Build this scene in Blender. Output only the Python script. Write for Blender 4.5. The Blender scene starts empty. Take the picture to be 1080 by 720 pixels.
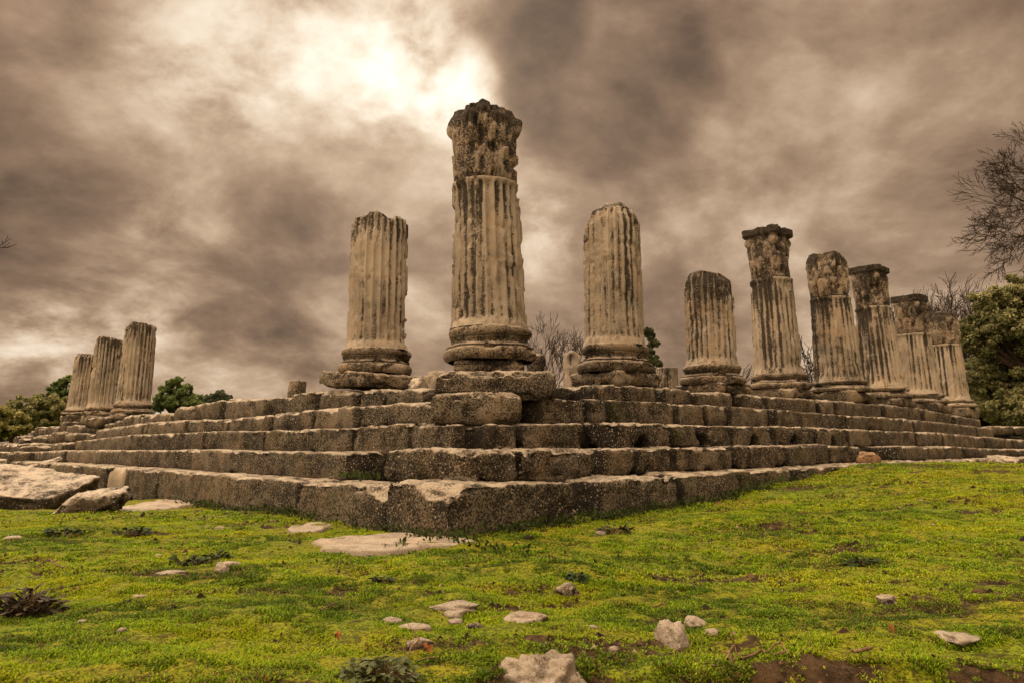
import bpy, bmesh, math, random
import numpy as np
from mathutils import Vector

random.seed(7)
rng = np.random.default_rng(7)
scene = bpy.context.scene
COL = scene.collection

# ------------------------------------------------------------------ camera model
F, CX, CY = 755.0, 540.0, 315.0
PITCH = math.atan(0.205)
CD, SD = math.cos(PITCH), math.sin(PITCH)
CAM_H = 0.625
O = np.array([0.0, 0.0, CAM_H])


def ray(px, py):
    a, b = (px - CX) / F, -(py - CY) / F
    return np.array([a, CD - b * SD, SD + b * CD])


def at(px, py, Y):
    d = ray(px, py)
    return O + d * (Y / d[1])


# ------------------------------------------------------------------ temple frame
Lv = np.array([-0.667, 0.745, 0.0]); Lv /= np.linalg.norm(Lv)
Rv = np.array([Lv[1], -Lv[0], 0.0])
Zv = np.array([0.0, 0.0, 1.0])
C0 = np.array([-0.24, 8.5, 0.0])
PR, PL = 2.236, 2.63
E = [0, 2.5, 2.05, 1.6, 1.15, 0.62]


def hit(px, py, side, e):
    """point of a step's outer face: (distance along the face, height)"""
    n, a = (-Lv, Rv) if side == 'R' else (-Rv, Lv)
    d = ray(px, py)
    P0 = C0 + n * e
    s = ((P0 - O) @ n) / (d @ n)
    p = O + d * s
    return float((p - P0) @ a), float(p[2])


# ------------------------------------------------------------------ noise in numpy
def _hash(ix, iy, iz, seed):
    h = (ix * 374761393 + iy * 668265263 + iz * 2147483647 + seed * 1274126177) & 0xFFFFFFFF
    h = ((h ^ (h >> 13)) * 1274126177) & 0xFFFFFFFF
    h = ((h ^ (h >> 16)) * 2246822519) & 0xFFFFFFFF
    return ((h ^ (h >> 15)) & 0xFFFF) / 32767.5 - 1.0


def vnoise(p, seed=0):
    p = np.asarray(p, dtype=np.float64)
    i = np.floor(p).astype(np.int64)
    f = p - i
    f = f * f * f * (f * (f * 6 - 15) + 10)
    r = 0
    for dx in (0, 1):
        wx = f[:, 0] if dx else 1 - f[:, 0]
        for dy in (0, 1):
            wy = f[:, 1] if dy else 1 - f[:, 1]
            for dz in (0, 1):
                wz = f[:, 2] if dz else 1 - f[:, 2]
                r = r + wx * wy * wz * _hash(i[:, 0] + dx, i[:, 1] + dy, i[:, 2] + dz, seed)
    return r


def fbm(p, oct=4, seed=0, gain=0.5, lac=2.03):
    p = np.asarray(p, dtype=np.float64)
    a, r, t = 1.0, 0, 0
    for k in range(oct):
        r = r + a * vnoise(p * lac ** k + 17.3 * k, seed + k)
        t += a
        a *= gain
    return r / t * 1.5


def sstep(a, b, x):
    t = np.clip((np.asarray(x, dtype=float) - a) / (b - a), 0, 1)
    return t * t * (3 - 2 * t)


# ------------------------------------------------------------------ mesh helpers
def mesh_from(name, verts, faces, mat, smooth=True, attrs=None, parent=None, loc=None):
    """faces: (n,4) or (n,3) integer array, or list of tuples. loc: the object's origin (verts given in the world)."""
    verts = np.asarray(verts, dtype=np.float64)
    if loc is not None:
        verts = verts - np.asarray(loc)
    me = bpy.data.meshes.new(name)
    if isinstance(faces, np.ndarray):
        k = faces.shape[1]
        me.vertices.add(len(verts))
        me.vertices.foreach_set('co', verts.astype(np.float32).ravel())
        me.loops.add(faces.size)
        me.loops.foreach_set('vertex_index', faces.astype(np.int32).ravel())
        me.polygons.add(len(faces))
        me.polygons.foreach_set('loop_start', np.arange(0, faces.size, k, dtype=np.int32))
        me.update(calc_edges=True)
    else:
        me.from_pydata([tuple(v) for v in verts], [], [tuple(int(i) for i in f) for f in faces])
        me.update()
    me.validate()
    me.polygons.foreach_set('use_smooth', np.full(len(me.polygons), smooth))
    for k, v in (attrs or {}).items():
        v = np.asarray(v, dtype=np.float32)
        if v.ndim == 1:
            at_ = me.attributes.new(k, 'FLOAT', 'POINT'); at_.data.foreach_set('value', v)
        else:
            at_ = me.attributes.new(k, 'FLOAT_COLOR', 'POINT'); at_.data.foreach_set('color', v.ravel())
    me.materials.append(mat)
    o = bpy.data.objects.new(name, me)
    COL.objects.link(o)
    if parent is not None:
        o.parent = parent
    if loc is not None:
        o.location = Vector(loc) - (parent_world(parent) if parent is not None else Vector((0, 0, 0)))
    return o


def parent_world(o):
    v = Vector((0, 0, 0))
    while o is not None:
        v = v + o.location
        o = o.parent
    return v


def tag(o, label, cat, group=None):
    o['label'] = label
    o['category'] = cat
    o['kind'] = 'thing'
    if group:
        o['group'] = group
    return o


def empty(name, loc, label, cat, group=None):
    o = bpy.data.objects.new(name, None)
    COL.objects.link(o)
    o.location = Vector([float(c) for c in loc])
    o.empty_display_size = 0.2
    return tag(o, label, cat, group)


def grid_faces(nu, nv, wrap):
    """rows nv+1 of nu (wrapped) or nu+1 points"""
    m = nu if wrap else nu + 1
    i = np.arange(nu)
    j = np.arange(nv)
    I, J = np.meshgrid(i, j)
    a = J * m + I
    b = J * m + (I + 1) % m
    c = (J + 1) * m + (I + 1) % m
    d = (J + 1) * m + I
    return np.stack([a, b, c, d], -1).reshape(-1, 4)


def box_shell(nx, ny, nz):
    quads, pts = [], {}
    def idx(i, j, k):
        return i + (nx + 1) * (j + (ny + 1) * k)
    def face(A, B, fix):
        a, b = np.meshgrid(np.arange(A), np.arange(B), indexing='ij')
        return a.ravel(), b.ravel()
    Q = []
    for k, flip in ((0, True), (nz, False)):
        a, b = face(nx, ny, k)
        q = np.stack([idx(a, b, k), idx(a + 1, b, k), idx(a + 1, b + 1, k), idx(a, b + 1, k)], -1)
        Q.append(q[:, ::-1] if flip else q)
    for j, flip in ((0, False), (ny, True)):
        a, b = face(nx, nz, j)
        q = np.stack([idx(a, j, b), idx(a + 1, j, b), idx(a + 1, j, b + 1), idx(a, j, b + 1)], -1)
        Q.append(q[:, ::-1] if flip else q)
    for i, flip in ((0, True), (nx, False)):
        a, b = face(ny, nz, i)
        q = np.stack([idx(i, a, b), idx(i, a + 1, b), idx(i, a + 1, b + 1), idx(i, a, b + 1)], -1)
        Q.append(q[:, ::-1] if flip else q)
    Q = np.concatenate(Q)
    u, inv = np.unique(Q, return_inverse=True)
    Q = inv.reshape(Q.shape)
    P = np.stack([u % (nx + 1) / nx, (u // (nx + 1)) % (ny + 1) / ny, u // ((nx + 1) * (ny + 1)) / nz], -1)
    return P, Q


def block(name, mat, org, ax, ay, dims, seg=0.04, r=0.04, amp=0.012, seed=0, chips=(), holes=(), z1=None,
          parent=None, tilt=None, big=0.0, taper=0.0, joint=0.0):
    """rough stone block. org: world point of the bottom centre; ax, ay: horizontal axes; dims (l, w, h).
    z1: height at the far end of ax when the top slopes. chips: planes (point, normal) in local coordinates.
    holes: (u, half width, height, depth) notches eaten into the foot of the front face."""
    l, w, h = dims
    h2 = h if z1 is None else z1
    nx, ny, nz = (int(np.clip(round(d / seg), 3, 90)) for d in (l, w, max(h, h2)))
    P, Q = box_shell(nx, ny, nz)
    D = np.array([l, w, max(h, h2)])
    p = (P - 0.5) * D
    rr = min(r, 0.45 * D.min())
    lim = D / 2 - rr
    c = np.clip(p, -lim, lim)
    d = p - c
    n = np.linalg.norm(d, axis=1, keepdims=True)
    nrm = np.where(n > 1e-9, d / np.maximum(n, 1e-9), 0)
    # push the cube shell onto the rounded box
    p = np.where(n > 1e-9, c + nrm * rr, p)
    # normals of the flat sides
    flat = np.zeros_like(p)
    for a in range(3):
        flat[:, a] = np.where(np.abs(np.abs(p[:, a]) - D[a] / 2) < 1e-6, np.sign(p[:, a]), 0)
    nn = flat + nrm
    nn /= np.maximum(np.linalg.norm(nn, axis=1, keepdims=True), 1e-9)
    q = p + seed * 3.71
    dirt = np.zeros(len(p))
    if taper:
        k = 1 - taper * (P[:, 2] - 0.3)
        p[:, 0] *= k; p[:, 1] *= k
    # worn edges: round noise eats corners
    edge = ((np.abs(p) > D / 2 - 0.07).sum(1) >= 2)
    wear = sstep(0.08, 0.22, fbm(q * 5.5, 4, 5))
    p = p - nn * (edge * wear * 0.026 * min(1.5, amp / 0.012))[:, None]
    for (hu, hw, hh, hd) in holes:
        u = (p[:, 0] - hu) / hw
        v = (p[:, 2] + D[2] / 2) / hh
        m = np.clip(1 - (u * u + v * v), 0, 1) ** 0.35 * (p[:, 1] < -w / 2 + 0.1)
        m = m * (1 + 0.3 * vnoise(q * 20, 2))
        p[:, 1] += m * hd
        dirt += 3 * np.clip(m, 0, 1)  # blackens the notch: shade painted in beside the modelled depth
    a = fbm(q * 2.0, 2, 11) * amp * 0.8 + fbm(q * 9, 3, 21) * amp * 0.7 + fbm(q * 26, 2, 23) * min(amp, 0.014) * 0.45 + big * fbm(q * 1.1, 2, 31)
    a = a - sstep(0.42, 0.50, fbm(q * 3.3, 3, 41)) * amp * 1.3
    pit = np.clip(fbm(q * 22, 2, 51) - 0.25, 0, 1)
    a = a - pit * amp * 0.9
    p = p + nn * a[:, None]
    for (cp, cn) in chips:
        cn = np.asarray(cn, float); cn /= np.linalg.norm(cn)
        s = (p - np.asarray(cp, float)) @ cn
        s = s + 0.02 * fbm(q * 7, 3, 61)
        over = np.clip(s, 0, None)
        p = p - cn * over[:, None]
        dirt -= 0.9 * (over > 0.004)
    p[:, 2] += D[2] / 2
    if z1 is not None:
        # shear the top so that the course can run uneven
        f = p[:, 0] / l + 0.5
        top = h + (h2 - h) * f
        p[:, 2] = p[:, 2] / D[2] * top
    dirt = dirt + np.clip(-a / (amp * 2.5), -0.25, 0.6)
    if joint:
        dirt = dirt + joint * sstep(l / 2 - 0.045, l / 2 - 0.012, np.abs(P[:, 0] - 0.5) * l)
    if tilt is not None:
        p = p @ np.array(tilt.to_matrix()).T
    wv = p[:, :1] * ax + p[:, 1:2] * ay + p[:, 2:] * Zv
    return mesh_from(name, wv + np.asarray(org), Q, mat, True, {'dirt': dirt}, parent, org)


def icosphere(sub):
    bm = bmesh.new()
    bmesh.ops.create_icosphere(bm, subdivisions=sub, radius=1)
    v = np.array([x.co[:] for x in bm.verts])
    f = np.array([[y.index for y in x.verts] for x in bm.faces])
    bm.free()
    return v, f


ICO = {k: icosphere(k) for k in (2, 3, 4, 5)}


def rock(name, mat, org, size, label, cat='stone', seed=0, sub=4, rot=0.0, sink=0.25, rough=0.22, planes=9, group=None,
         tilt=(0, 0)):
    v, f = ICO[sub]
    v = v.copy()
    rr = np.random.default_rng(seed + 100)
    for k in range(planes):   # facets
        n = rr.normal(size=3); n /= np.linalg.norm(n)
        s = v @ n - rr.uniform(0.62, 0.9)
        v = v - np.clip(s, 0, None)[:, None] * n * 0.92
    a = fbm(v * 1.3 + seed * 5.1, 3, seed) * rough + fbm(v * 3.6 + seed * 3.3, 4, seed + 9) * rough * 0.30
    a2 = fbm(v * 13 + seed, 3, seed + 19) * rough * 0.10
    nv = v / np.linalg.norm(v, axis=1, keepdims=True)
    v = v + nv * (a + a2)[:, None]
    dirt = np.clip(-a2 * 14, -0.2, 0.6)
    v = v * np.asarray(size) / 2
    tx, ty = tilt
    v[:, 2] += v[:, 0] * tx + v[:, 1] * ty
    c, s = math.cos(rot), math.sin(rot)
    v = np.stack([v[:, 0] * c - v[:, 1] * s, v[:, 0] * s + v[:, 1] * c, v[:, 2]], -1)
    v[:, 2] += size[2] * (0.5 - sink)
    o = mesh_from(name, v + np.asarray(org), f, mat, True, {'dirt': dirt}, None, org)
    return tag(o, label, cat, group)


# ------------------------------------------------------------------ materials
def nodes(name):
    m = bpy.data.materials.new(name)
    m.use_nodes = True
    nt = m.node_tree
    for n in list(nt.nodes):
        nt.nodes.remove(n)
    return m, nt


class G:
    """small node graph builder"""
    def __init__(s, nt):
        s.nt = nt

    def n(s, t, **kw):
        x = s.nt.nodes.new(t)
        for k, v in kw.items():
            setattr(x, k, v)
        return x

    def put(s, sock, v):
        if hasattr(v, 'is_linked') or isinstance(v, bpy.types.NodeSocket):
            s.nt.links.new(v, sock)
        else:
            sock.default_value = v

    def math(s, op, a, b=None, c=None, clamp=False):
        x = s.n('ShaderNodeMath', operation=op)
        x.use_clamp = clamp
        s.put(x.inputs[0], a)
        if b is not None: s.put(x.inputs[1], b)
        if c is not None: s.put(x.inputs[2], c)
        return x.outputs[0]

    def vmath(s, op, a, b=None):
        x = s.n('ShaderNodeVectorMath', operation=op)
        s.put(x.inputs[0], a)
        if b is not None: s.put(x.inputs[1], b)
        return x.outputs['Value'] if op in ('DOT_PRODUCT', 'LENGTH') else x.outputs[0]

    def mix(s, f, a, b, mode='MIX'):
        x = s.n('ShaderNodeMix', data_type='RGBA', blend_type=mode)
        x.clamp_factor = True
        s.put(x.inputs[0], f)
        s.put(x.inputs[6], a if not isinstance(a, tuple) else (*a, 1) if len(a) == 3 else a)
        s.put(x.inputs[7], b if not isinstance(b, tuple) else (*b, 1) if len(b) == 3 else b)
        return x.outputs[2]

    def noise(s, vec, scale, detail=6, rough=0.55, dist=0.0, out='Fac'):
        x = s.n('ShaderNodeTexNoise')
        s.put(x.inputs['Vector'], vec)
        x.inputs['Scale'].default_value = scale
        x.inputs['Detail'].default_value = detail
        x.inputs['Roughness'].default_value = rough
        x.inputs['Distortion'].default_value = dist
        return x.outputs[out]

    def ramp(s, v, a, b, c=0.0, d=1.0, smooth=True):
        x = s.n('ShaderNodeMapRange')
        x.interpolation_type = 'SMOOTHSTEP' if smooth else 'LINEAR'
        s.put(x.inputs[0], v)
        for i, k in enumerate((a, b, c, d)):
            s.put(x.inputs[1 + i], k)
        return x.outputs[0]


def stone(name, base, dark, pale, stain=0.5, top=0.5, streak=0.0, moss=0.0, speck=0.5, bump=0.5, rough=0.9, tone=0.5, grain=1.6, fs=40.0):
    m, nt = nodes(name)
    g = G(nt)
    geo = g.n('ShaderNodeNewGeometry')
    P = geo.outputs['Position']
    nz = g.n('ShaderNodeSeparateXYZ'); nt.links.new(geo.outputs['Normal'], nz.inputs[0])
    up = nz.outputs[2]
    att = g.n('ShaderNodeAttribute', attribute_name='dirt').outputs['Fac']
    big = g.noise(P, 1.1, 7, 0.6, 0.4)
    mid = g.noise(P, 6.0, 6, 0.62)
    fine = g.noise(P, fs, 6, 0.78)
    grit = g.noise(P, 120.0, 3, 0.7)
    warm = g.noise(P, 2.7, 4, 0.5)
    col = g.mix(g.ramp(big, 0.35, 0.68), base, tuple(c * 0.62 for c in base))
    col = g.mix(g.ramp(warm, 0.42, 0.7, 0, tone), col, (base[0] * 1.15, base[1] * 0.92, base[2] * 0.66))
    # black lichen and soot: patches broken up by grain
    s = g.math('ADD', g.math('MULTIPLY', g.math('SUBTRACT', mid, 0.5), 1.25), g.math('MULTIPLY', g.math('SUBTRACT', big, 0.5), 1.1))
    s = g.math('ADD', s, g.math('MULTIPLY', g.math('SUBTRACT', fine, 0.5), grain))
    if streak:
        mp = g.n('ShaderNodeMapping'); nt.links.new(P, mp.inputs[0]); mp.inputs['Scale'].default_value = (13, 13, 0.6)
        st = g.noise(mp.outputs[0], 1.0, 6, 0.65, 0.3)
        s = g.math('ADD', g.math('MULTIPLY', s, 1 - streak * 0.5), g.math('MULTIPLY', g.math('SUBTRACT', st, 0.5), streak * 2.2))
    s = g.math('ADD', s, g.math('MULTIPLY', att, 0.42))  # besides dirt, carries shade painted into flutes and notches
    rnd = g.n('ShaderNodeObjectInfo').outputs['Random']
    s = g.math('ADD', s, g.math('MULTIPLY', g.math('SUBTRACT', rnd, 0.5), 0.14))
    fac = g.ramp(s, 0.34 - stain * 0.7, 0.66 - stain * 0.7)
    col = g.mix(g.math('MULTIPLY', fac, 0.95), col, dark)
    # fresh pale faces of chips, and a paler colour on upward faces
    col = g.mix(g.math('MULTIPLY', g.ramp(att, -0.55, -0.9), g.ramp(fine, 0.62, 0.4)), col, pale)
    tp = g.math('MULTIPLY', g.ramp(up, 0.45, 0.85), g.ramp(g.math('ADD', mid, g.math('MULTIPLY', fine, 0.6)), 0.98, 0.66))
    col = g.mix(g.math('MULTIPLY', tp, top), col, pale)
    # pale lichen specks and black pits
    for vs, cut in ((46, 0.84), (95, 0.76)):
        vor = g.n('ShaderNodeTexVoronoi'); nt.links.new(P, vor.inputs['Vector']); vor.inputs['Scale'].default_value = vs
        vc = g.n('ShaderNodeSeparateColor'); nt.links.new(vor.outputs['Color'], vc.inputs[0])
        sp = g.math('MULTIPLY', g.ramp(vc.outputs[0], cut, cut + 0.04), g.ramp(g.math('ADD', vor.outputs['Distance'], g.math('MULTIPLY', g.math('SUBTRACT', grit, 0.5), 0.5)), 0.42, 0.24))
        sp = g.math('MULTIPLY', sp, g.ramp(big, 0.36, 0.56))
        col = g.mix(g.math('MULTIPLY', sp, speck), col, tuple(c * 0.95 for c in pale))
    pits = g.ramp(grit, 0.43, 0.33)
    col = g.mix(g.math('MULTIPLY', pits, 0.75), col, tuple(c * 0.45 for c in dark))
    if moss:
        mo = g.math('MULTIPLY', g.ramp(g.noise(P, 2.1, 6, 0.65), 0.56, 0.68), g.ramp(fine, 0.4, 0.55))
        col = g.mix(g.math('MULTIPLY', mo, moss), col, (0.028, 0.032, 0.004))
    b = g.n('ShaderNodeBsdfPrincipled')
    nt.links.new(col, b.inputs['Base Color'])
    b.inputs['Roughness'].default_value = rough
    b.inputs['Specular IOR Level'].default_value = 0.18
    hgt = g.math('ADD', g.math('MULTIPLY', mid, 0.6), g.math('ADD', g.math('MULTIPLY', fine, 0.45), g.math('MULTIPLY', grit, 0.25)))
    bp = g.n('ShaderNodeBump'); bp.inputs['Strength'].default_value = bump; bp.inputs['Distance'].default_value = 0.05
    nt.links.new(hgt, bp.inputs['Height'])
    nt.links.new(bp.outputs[0], b.inputs['Normal'])
    out = g.n('ShaderNodeOutputMaterial')
    nt.links.new(b.outputs[0], out.inputs[0])
    return m


M = {}
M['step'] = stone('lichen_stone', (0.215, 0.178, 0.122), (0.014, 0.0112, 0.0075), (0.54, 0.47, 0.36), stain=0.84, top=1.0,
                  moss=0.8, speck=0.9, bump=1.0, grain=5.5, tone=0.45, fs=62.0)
M['core'] = stone('dark_fill_shade_stone', (0.02, 0.017, 0.010), (0.004, 0.003, 0.002), (0.05, 0.04, 0.025), stain=0.6, top=0.2, moss=0.8, speck=0.1)
M['column'] = stone('weathered_marble', (0.47, 0.405, 0.31), (0.036, 0.029, 0.021), (0.62, 0.55, 0.44), stain=0.32, top=0.2,
                    streak=0.8, speck=0.35, bump=1.0, grain=2.4, tone=0.25)
M['dark_column'] = stone('sooty_marble', (0.40, 0.345, 0.265), (0.030, 0.025, 0.018), (0.52, 0.45, 0.35), stain=0.50, top=0.15,
                         streak=0.7, speck=0.35, bump=0.9, grain=2.4, tone=0.4)
M['capital'] = stone('capital_marble', (0.34, 0.28, 0.205), (0.026, 0.021, 0.015), (0.46, 0.39, 0.29), stain=0.55, top=0.2, speck=0.4, bump=1.0, grain=2.6, tone=0.4)
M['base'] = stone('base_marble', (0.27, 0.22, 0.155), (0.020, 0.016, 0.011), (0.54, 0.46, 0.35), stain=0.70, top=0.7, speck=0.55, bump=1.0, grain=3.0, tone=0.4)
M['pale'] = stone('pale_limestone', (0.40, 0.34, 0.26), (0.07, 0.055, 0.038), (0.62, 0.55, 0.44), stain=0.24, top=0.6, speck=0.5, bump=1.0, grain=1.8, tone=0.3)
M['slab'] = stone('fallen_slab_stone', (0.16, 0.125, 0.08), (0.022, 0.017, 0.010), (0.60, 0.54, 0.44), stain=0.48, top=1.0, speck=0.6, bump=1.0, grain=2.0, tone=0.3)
M['rust'] = stone('rusty_stone', (0.26, 0.165, 0.09), (0.05, 0.035, 0.02), (0.40, 0.31, 0.2), stain=0.36, top=0.3, speck=0.4, grain=1.6)


def simple_mat(name, c1, c2, scale=8, rough=0.9, attr=None, trans=0.0, bump=0.0):
    m, nt = nodes(name)
    g = G(nt)
    geo = g.n('ShaderNodeNewGeometry')
    if attr:
        col = g.n('ShaderNodeAttribute', attribute_name=attr).outputs['Color']
        col = g.mix(g.ramp(g.noise(geo.outputs['Position'], scale, 3), 0.3, 0.7, 0.0, 0.5), col, c2, 'MULTIPLY')
    else:
        col = g.mix(g.ramp(g.noise(geo.outputs['Position'], scale, 5), 0.35, 0.65), c1, c2)
    b = g.n('ShaderNodeBsdfPrincipled')
    nt.links.new(col, b.inputs['Base Color'])
    b.inputs['Roughness'].default_value = rough
    b.inputs['Specular IOR Level'].default_value = 0.2
    res = b.outputs[0]
    if bump:
        bp = g.n('ShaderNodeBump'); bp.inputs['Strength'].default_value = bump; bp.inputs['Distance'].default_value = 0.02
        nt.links.new(g.noise(geo.outputs['Position'], scale * 3, 5), bp.inputs['Height'])
        nt.links.new(bp.outputs[0], b.inputs['Normal'])
    if trans:
        t = g.n('ShaderNodeBsdfTranslucent')
        nt.links.new(col, t.inputs['Color'])
        mx = g.n('ShaderNodeMixShader'); mx.inputs[0].default_value = trans
        nt.links.new(b.outputs[0], mx.inputs[1]); nt.links.new(t.outputs[0], mx.inputs[2])
        res = mx.outputs[0]
    out = g.n('ShaderNodeOutputMaterial')
    nt.links.new(res, out.inputs[0])
    return m


M['leaf'] = simple_mat('tree_foliage', None, (0.6, 0.6, 0.6, 1), 1.2, 0.75, attr='tint', trans=0.25)
M['bark'] = simple_mat('bark', (0.06, 0.042, 0.026), (0.025, 0.018, 0.012), 14, bump=0.6)
M['twig'] = simple_mat('bare_twigs', (0.05, 0.035, 0.024), (0.022, 0.016, 0.011), 6)
M['grass'] = simple_mat('turf_blades', None, (0.55, 0.6, 0.5, 1), 5, 0.7, attr='tint', trans=0.35)
M['weed'] = simple_mat('weed_leaves', None, (0.6, 0.6, 0.6, 1), 30, 0.75, attr='tint', trans=0.2)
M['stick'] = simple_mat('dry_stick', (0.22, 0.14, 0.075), (0.09, 0.055, 0.03), 40, bump=0.5)
M['dryleaf'] = simple_mat('dry_leaf', (0.30, 0.115, 0.035), (0.17, 0.06, 0.02), 60)
M['soil'] = simple_mat('soil_clod', (0.045, 0.027, 0.013), (0.02, 0.012, 0.006), 40, bump=1.0)

# ------------------------------------------------------------------ ground
def xyz(x, y, z=0.0):
    x = np.atleast_1d(np.asarray(x, float)); y = np.atleast_1d(np.asarray(y, float))
    return np.stack([x, y, np.full_like(x, z)], -1)


def gz_base(x, y):
    x = np.asarray(x, float); y = np.asarray(y, float)
    u = x * Rv[0] + (y - 4.97) * Rv[1] + 0.3
    v = x * Lv[0] + (y - 4.97) * Lv[1]
    z = 0.38 * sstep(0.0, 7.6, u) - 0.13 * sstep(8.5, 13, u) - 0.10 * sstep(2, 8, v)
    edge = 2.24 + 0.05 * np.sin(x * 3.1) + 0.04 * np.sin(x * 7.7 + 1) + 0.11 * x
    z = z - 0.075 * sstep(0, 0.14, edge - y)
    return z


def gz(x, y):
    shp = np.shape(x)
    x = np.atleast_1d(np.asarray(x, float)).ravel(); y = np.atleast_1d(np.asarray(y, float)).ravel()
    p = xyz(x, y)
    d = np.hypot(x, y)
    near = 1 - sstep(20, 40, d)
    z = gz_base(x, y) + near * (0.035 * fbm(p * np.array([0.8, 1.3, 1]), 3, 71) + 0.016 * fbm(p * 4.0, 3, 73))
    return z.reshape(shp) if shp else float(z[0])


def dirt_mask(x, y):
    x = np.asarray(x, float); y = np.asarray(y, float)
    p = xyz(x, y)
    n = fbm(p * np.array([1.1, 3.2, 1]), 4, 81) + 0.55 * fbm(p * np.array([5, 8, 1]), 3, 83)
    d = 0.8 * sstep(0.30, 1.0, n)
    edge = 2.26 + 0.05 * np.sin(x * 3.1) + 0.04 * np.sin(x * 7.7 + 1) + 0.11 * x + 0.12 * fbm(p * 5, 3, 85)
    d = np.maximum(d, sstep(0.0, 0.10, edge - y))
    for (cx, cy, rx, ry, k) in ((-0.85, 3.33, 0.62, 0.10, 0.8), (-1.45, 2.98, 0.45, 0.07, 0.65), (1.6, 3.15, 0.9, 0.06, 0.6),
                                (0.85, 2.95, 0.5, 0.05, 0.6), (-2.3, 3.75, 0.5, 0.08, 0.7), (4.0, 6.0, 1.2, 0.14, 0.6),
                                (-3.4, 6.6, 0.8, 0.22, 0.7), (2.1, 4.1, 0.8, 0.08, 0.5), (5.2, 9.0, 1.6, 0.3, 0.6)):
        q = ((x - cx) / rx) ** 2 + ((y - cy) / ry) ** 2 + 1.2 * fbm(p * 7, 3, 87)
        d = np.maximum(d, 0.75 * k * sstep(1.5, 0.1, q))
    d = np.clip(d + 0.45 * d * fbm(p * 17, 3, 89), 0, 1)
    return d


def gnd(px, py):
    d = ray(px, py)
    z = 0.0
    for _ in range(12):
        s = (z - CAM_H) / d[2]
        p = O + d * s
        z = gz(p[0], p[1])
    return np.array([p[0], p[1], z])


def build_ground():
    ang = np.concatenate([np.linspace(-48, 48, 420), np.linspace(50, 310, 66)])
    ang = np.radians(ang)
    rad = np.concatenate([[0.25, 0.7], np.geomspace(1.35, 34, 430), np.geomspace(38, 2500, 26)])
    A, Rr = np.meshgrid(ang, rad)
    x = (Rr * np.sin(A)).ravel(); y = (Rr * np.cos(A)).ravel()
    z = gz(x, y)
    dm = dirt_mask(x, y)
    p = xyz(x, y)
    near = np.hypot(x, y) < 16
    z = z - 0.012 * dm + near * (0.007 * fbm(p * 16, 3, 91) + 0.012 * dm * fbm(p * 11, 3, 93) + 0.008 * dm * fbm(p * 34, 3, 95))
    f = grid_faces(len(ang), len(rad) - 1, True)
    f = f[:, ::-1]
    # centre cap
    v = np.stack([x, y, z], -1)
    c = len(v)
    v = np.vstack([v, [[0, 0, gz(0, 0)]]])
    m = len(ang)
    fan = np.array([[c, (i + 1) % m, i, i] for i in range(m)])
    faces = [tuple(q) for q in []]
    me = mesh_from('ground', v, f, ground_mat(), True, {'soil': np.append(dm, 0)})
    bm = bmesh.new(); bm.from_mesh(me.data); bm.verts.ensure_lookup_table()
    for i in range(m):
        bm.faces.new((bm.verts[c], bm.verts[(i + 1) % m], bm.verts[i])).smooth = True
    bmesh.ops.recalc_face_normals(bm, faces=bm.faces)
    bm.normal_update()
    up = sum(fc.normal.z for fc in list(bm.faces)[:200])
    if up < 0:
        bmesh.ops.reverse_faces(bm, faces=bm.faces)
    bm.to_mesh(me.data); bm.free()
    me['kind'] = 'structure'


def ground_mat():
    m, nt = nodes('turf_ground')
    g = G(nt)
    P = g.n('ShaderNodeNewGeometry').outputs['Position']
    so = g.n('ShaderNodeAttribute', attribute_name='soil').outputs['Fac']
    n1 = g.noise(P, 1.6, 6, 0.6)
    n2 = g.noise(P, 14, 6, 0.65)
    n3 = g.noise(P, 70, 4, 0.7)
    green = g.mix(g.ramp(n1, 0.36, 0.66), (0.16, 0.21, 0.009), (0.23, 0.225, 0.010))
    green = g.mix(g.ramp(n2, 0.45, 0.72), green, (0.050, 0.050, 0.008))
    green = g.mix(g.math('MULTIPLY', g.ramp(n3, 0.56, 0.36), 0.9), green, (0.030, 0.026, 0.007))
    soil = g.mix(g.ramp(n2, 0.35, 0.65), (0.085, 0.055, 0.028), (0.028, 0.018, 0.010))
    soil = g.mix(g.ramp(n3, 0.6, 0.72), soil, (0.20, 0.13, 0.065))
    f = g.math('ADD', so, g.math('MULTIPLY', g.math('SUBTRACT', n2, 0.5), 0.9))
    col = g.mix(g.ramp(f, 0.3, 0.6), green, soil)
    b = g.n('ShaderNodeBsdfPrincipled')
    nt.links.new(col, b.inputs['Base Color'])
    b.inputs['Roughness'].default_value = 0.95
    b.inputs['Specular IOR Level'].default_value = 0.1
    h = g.math('ADD', g.math('MULTIPLY', n2, 0.7), g.math('MULTIPLY', n3, 0.5))
    bp = g.n('ShaderNodeBump'); bp.inputs['Strength'].default_value = 0.9; bp.inputs['Distance'].default_value = 0.03
    nt.links.new(h, bp.inputs['Height']); nt.links.new(bp.outputs[0], b.inputs['Normal'])
    out = g.n('ShaderNodeOutputMaterial'); nt.links.new(b.outputs[0], out.inputs[0])
    return m


build_ground()


def inside_temple(x, y, e=2.5):
    dx, dy = x - C0[0], y - C0[1]
    a = dx * Rv[0] + dy * Rv[1]
    b = dx * Lv[0] + dy * Lv[1]
    return (a > -e) & (b > -e)


# rocks that the turf must leave free: (x, y, radius)
FREE = []


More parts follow.
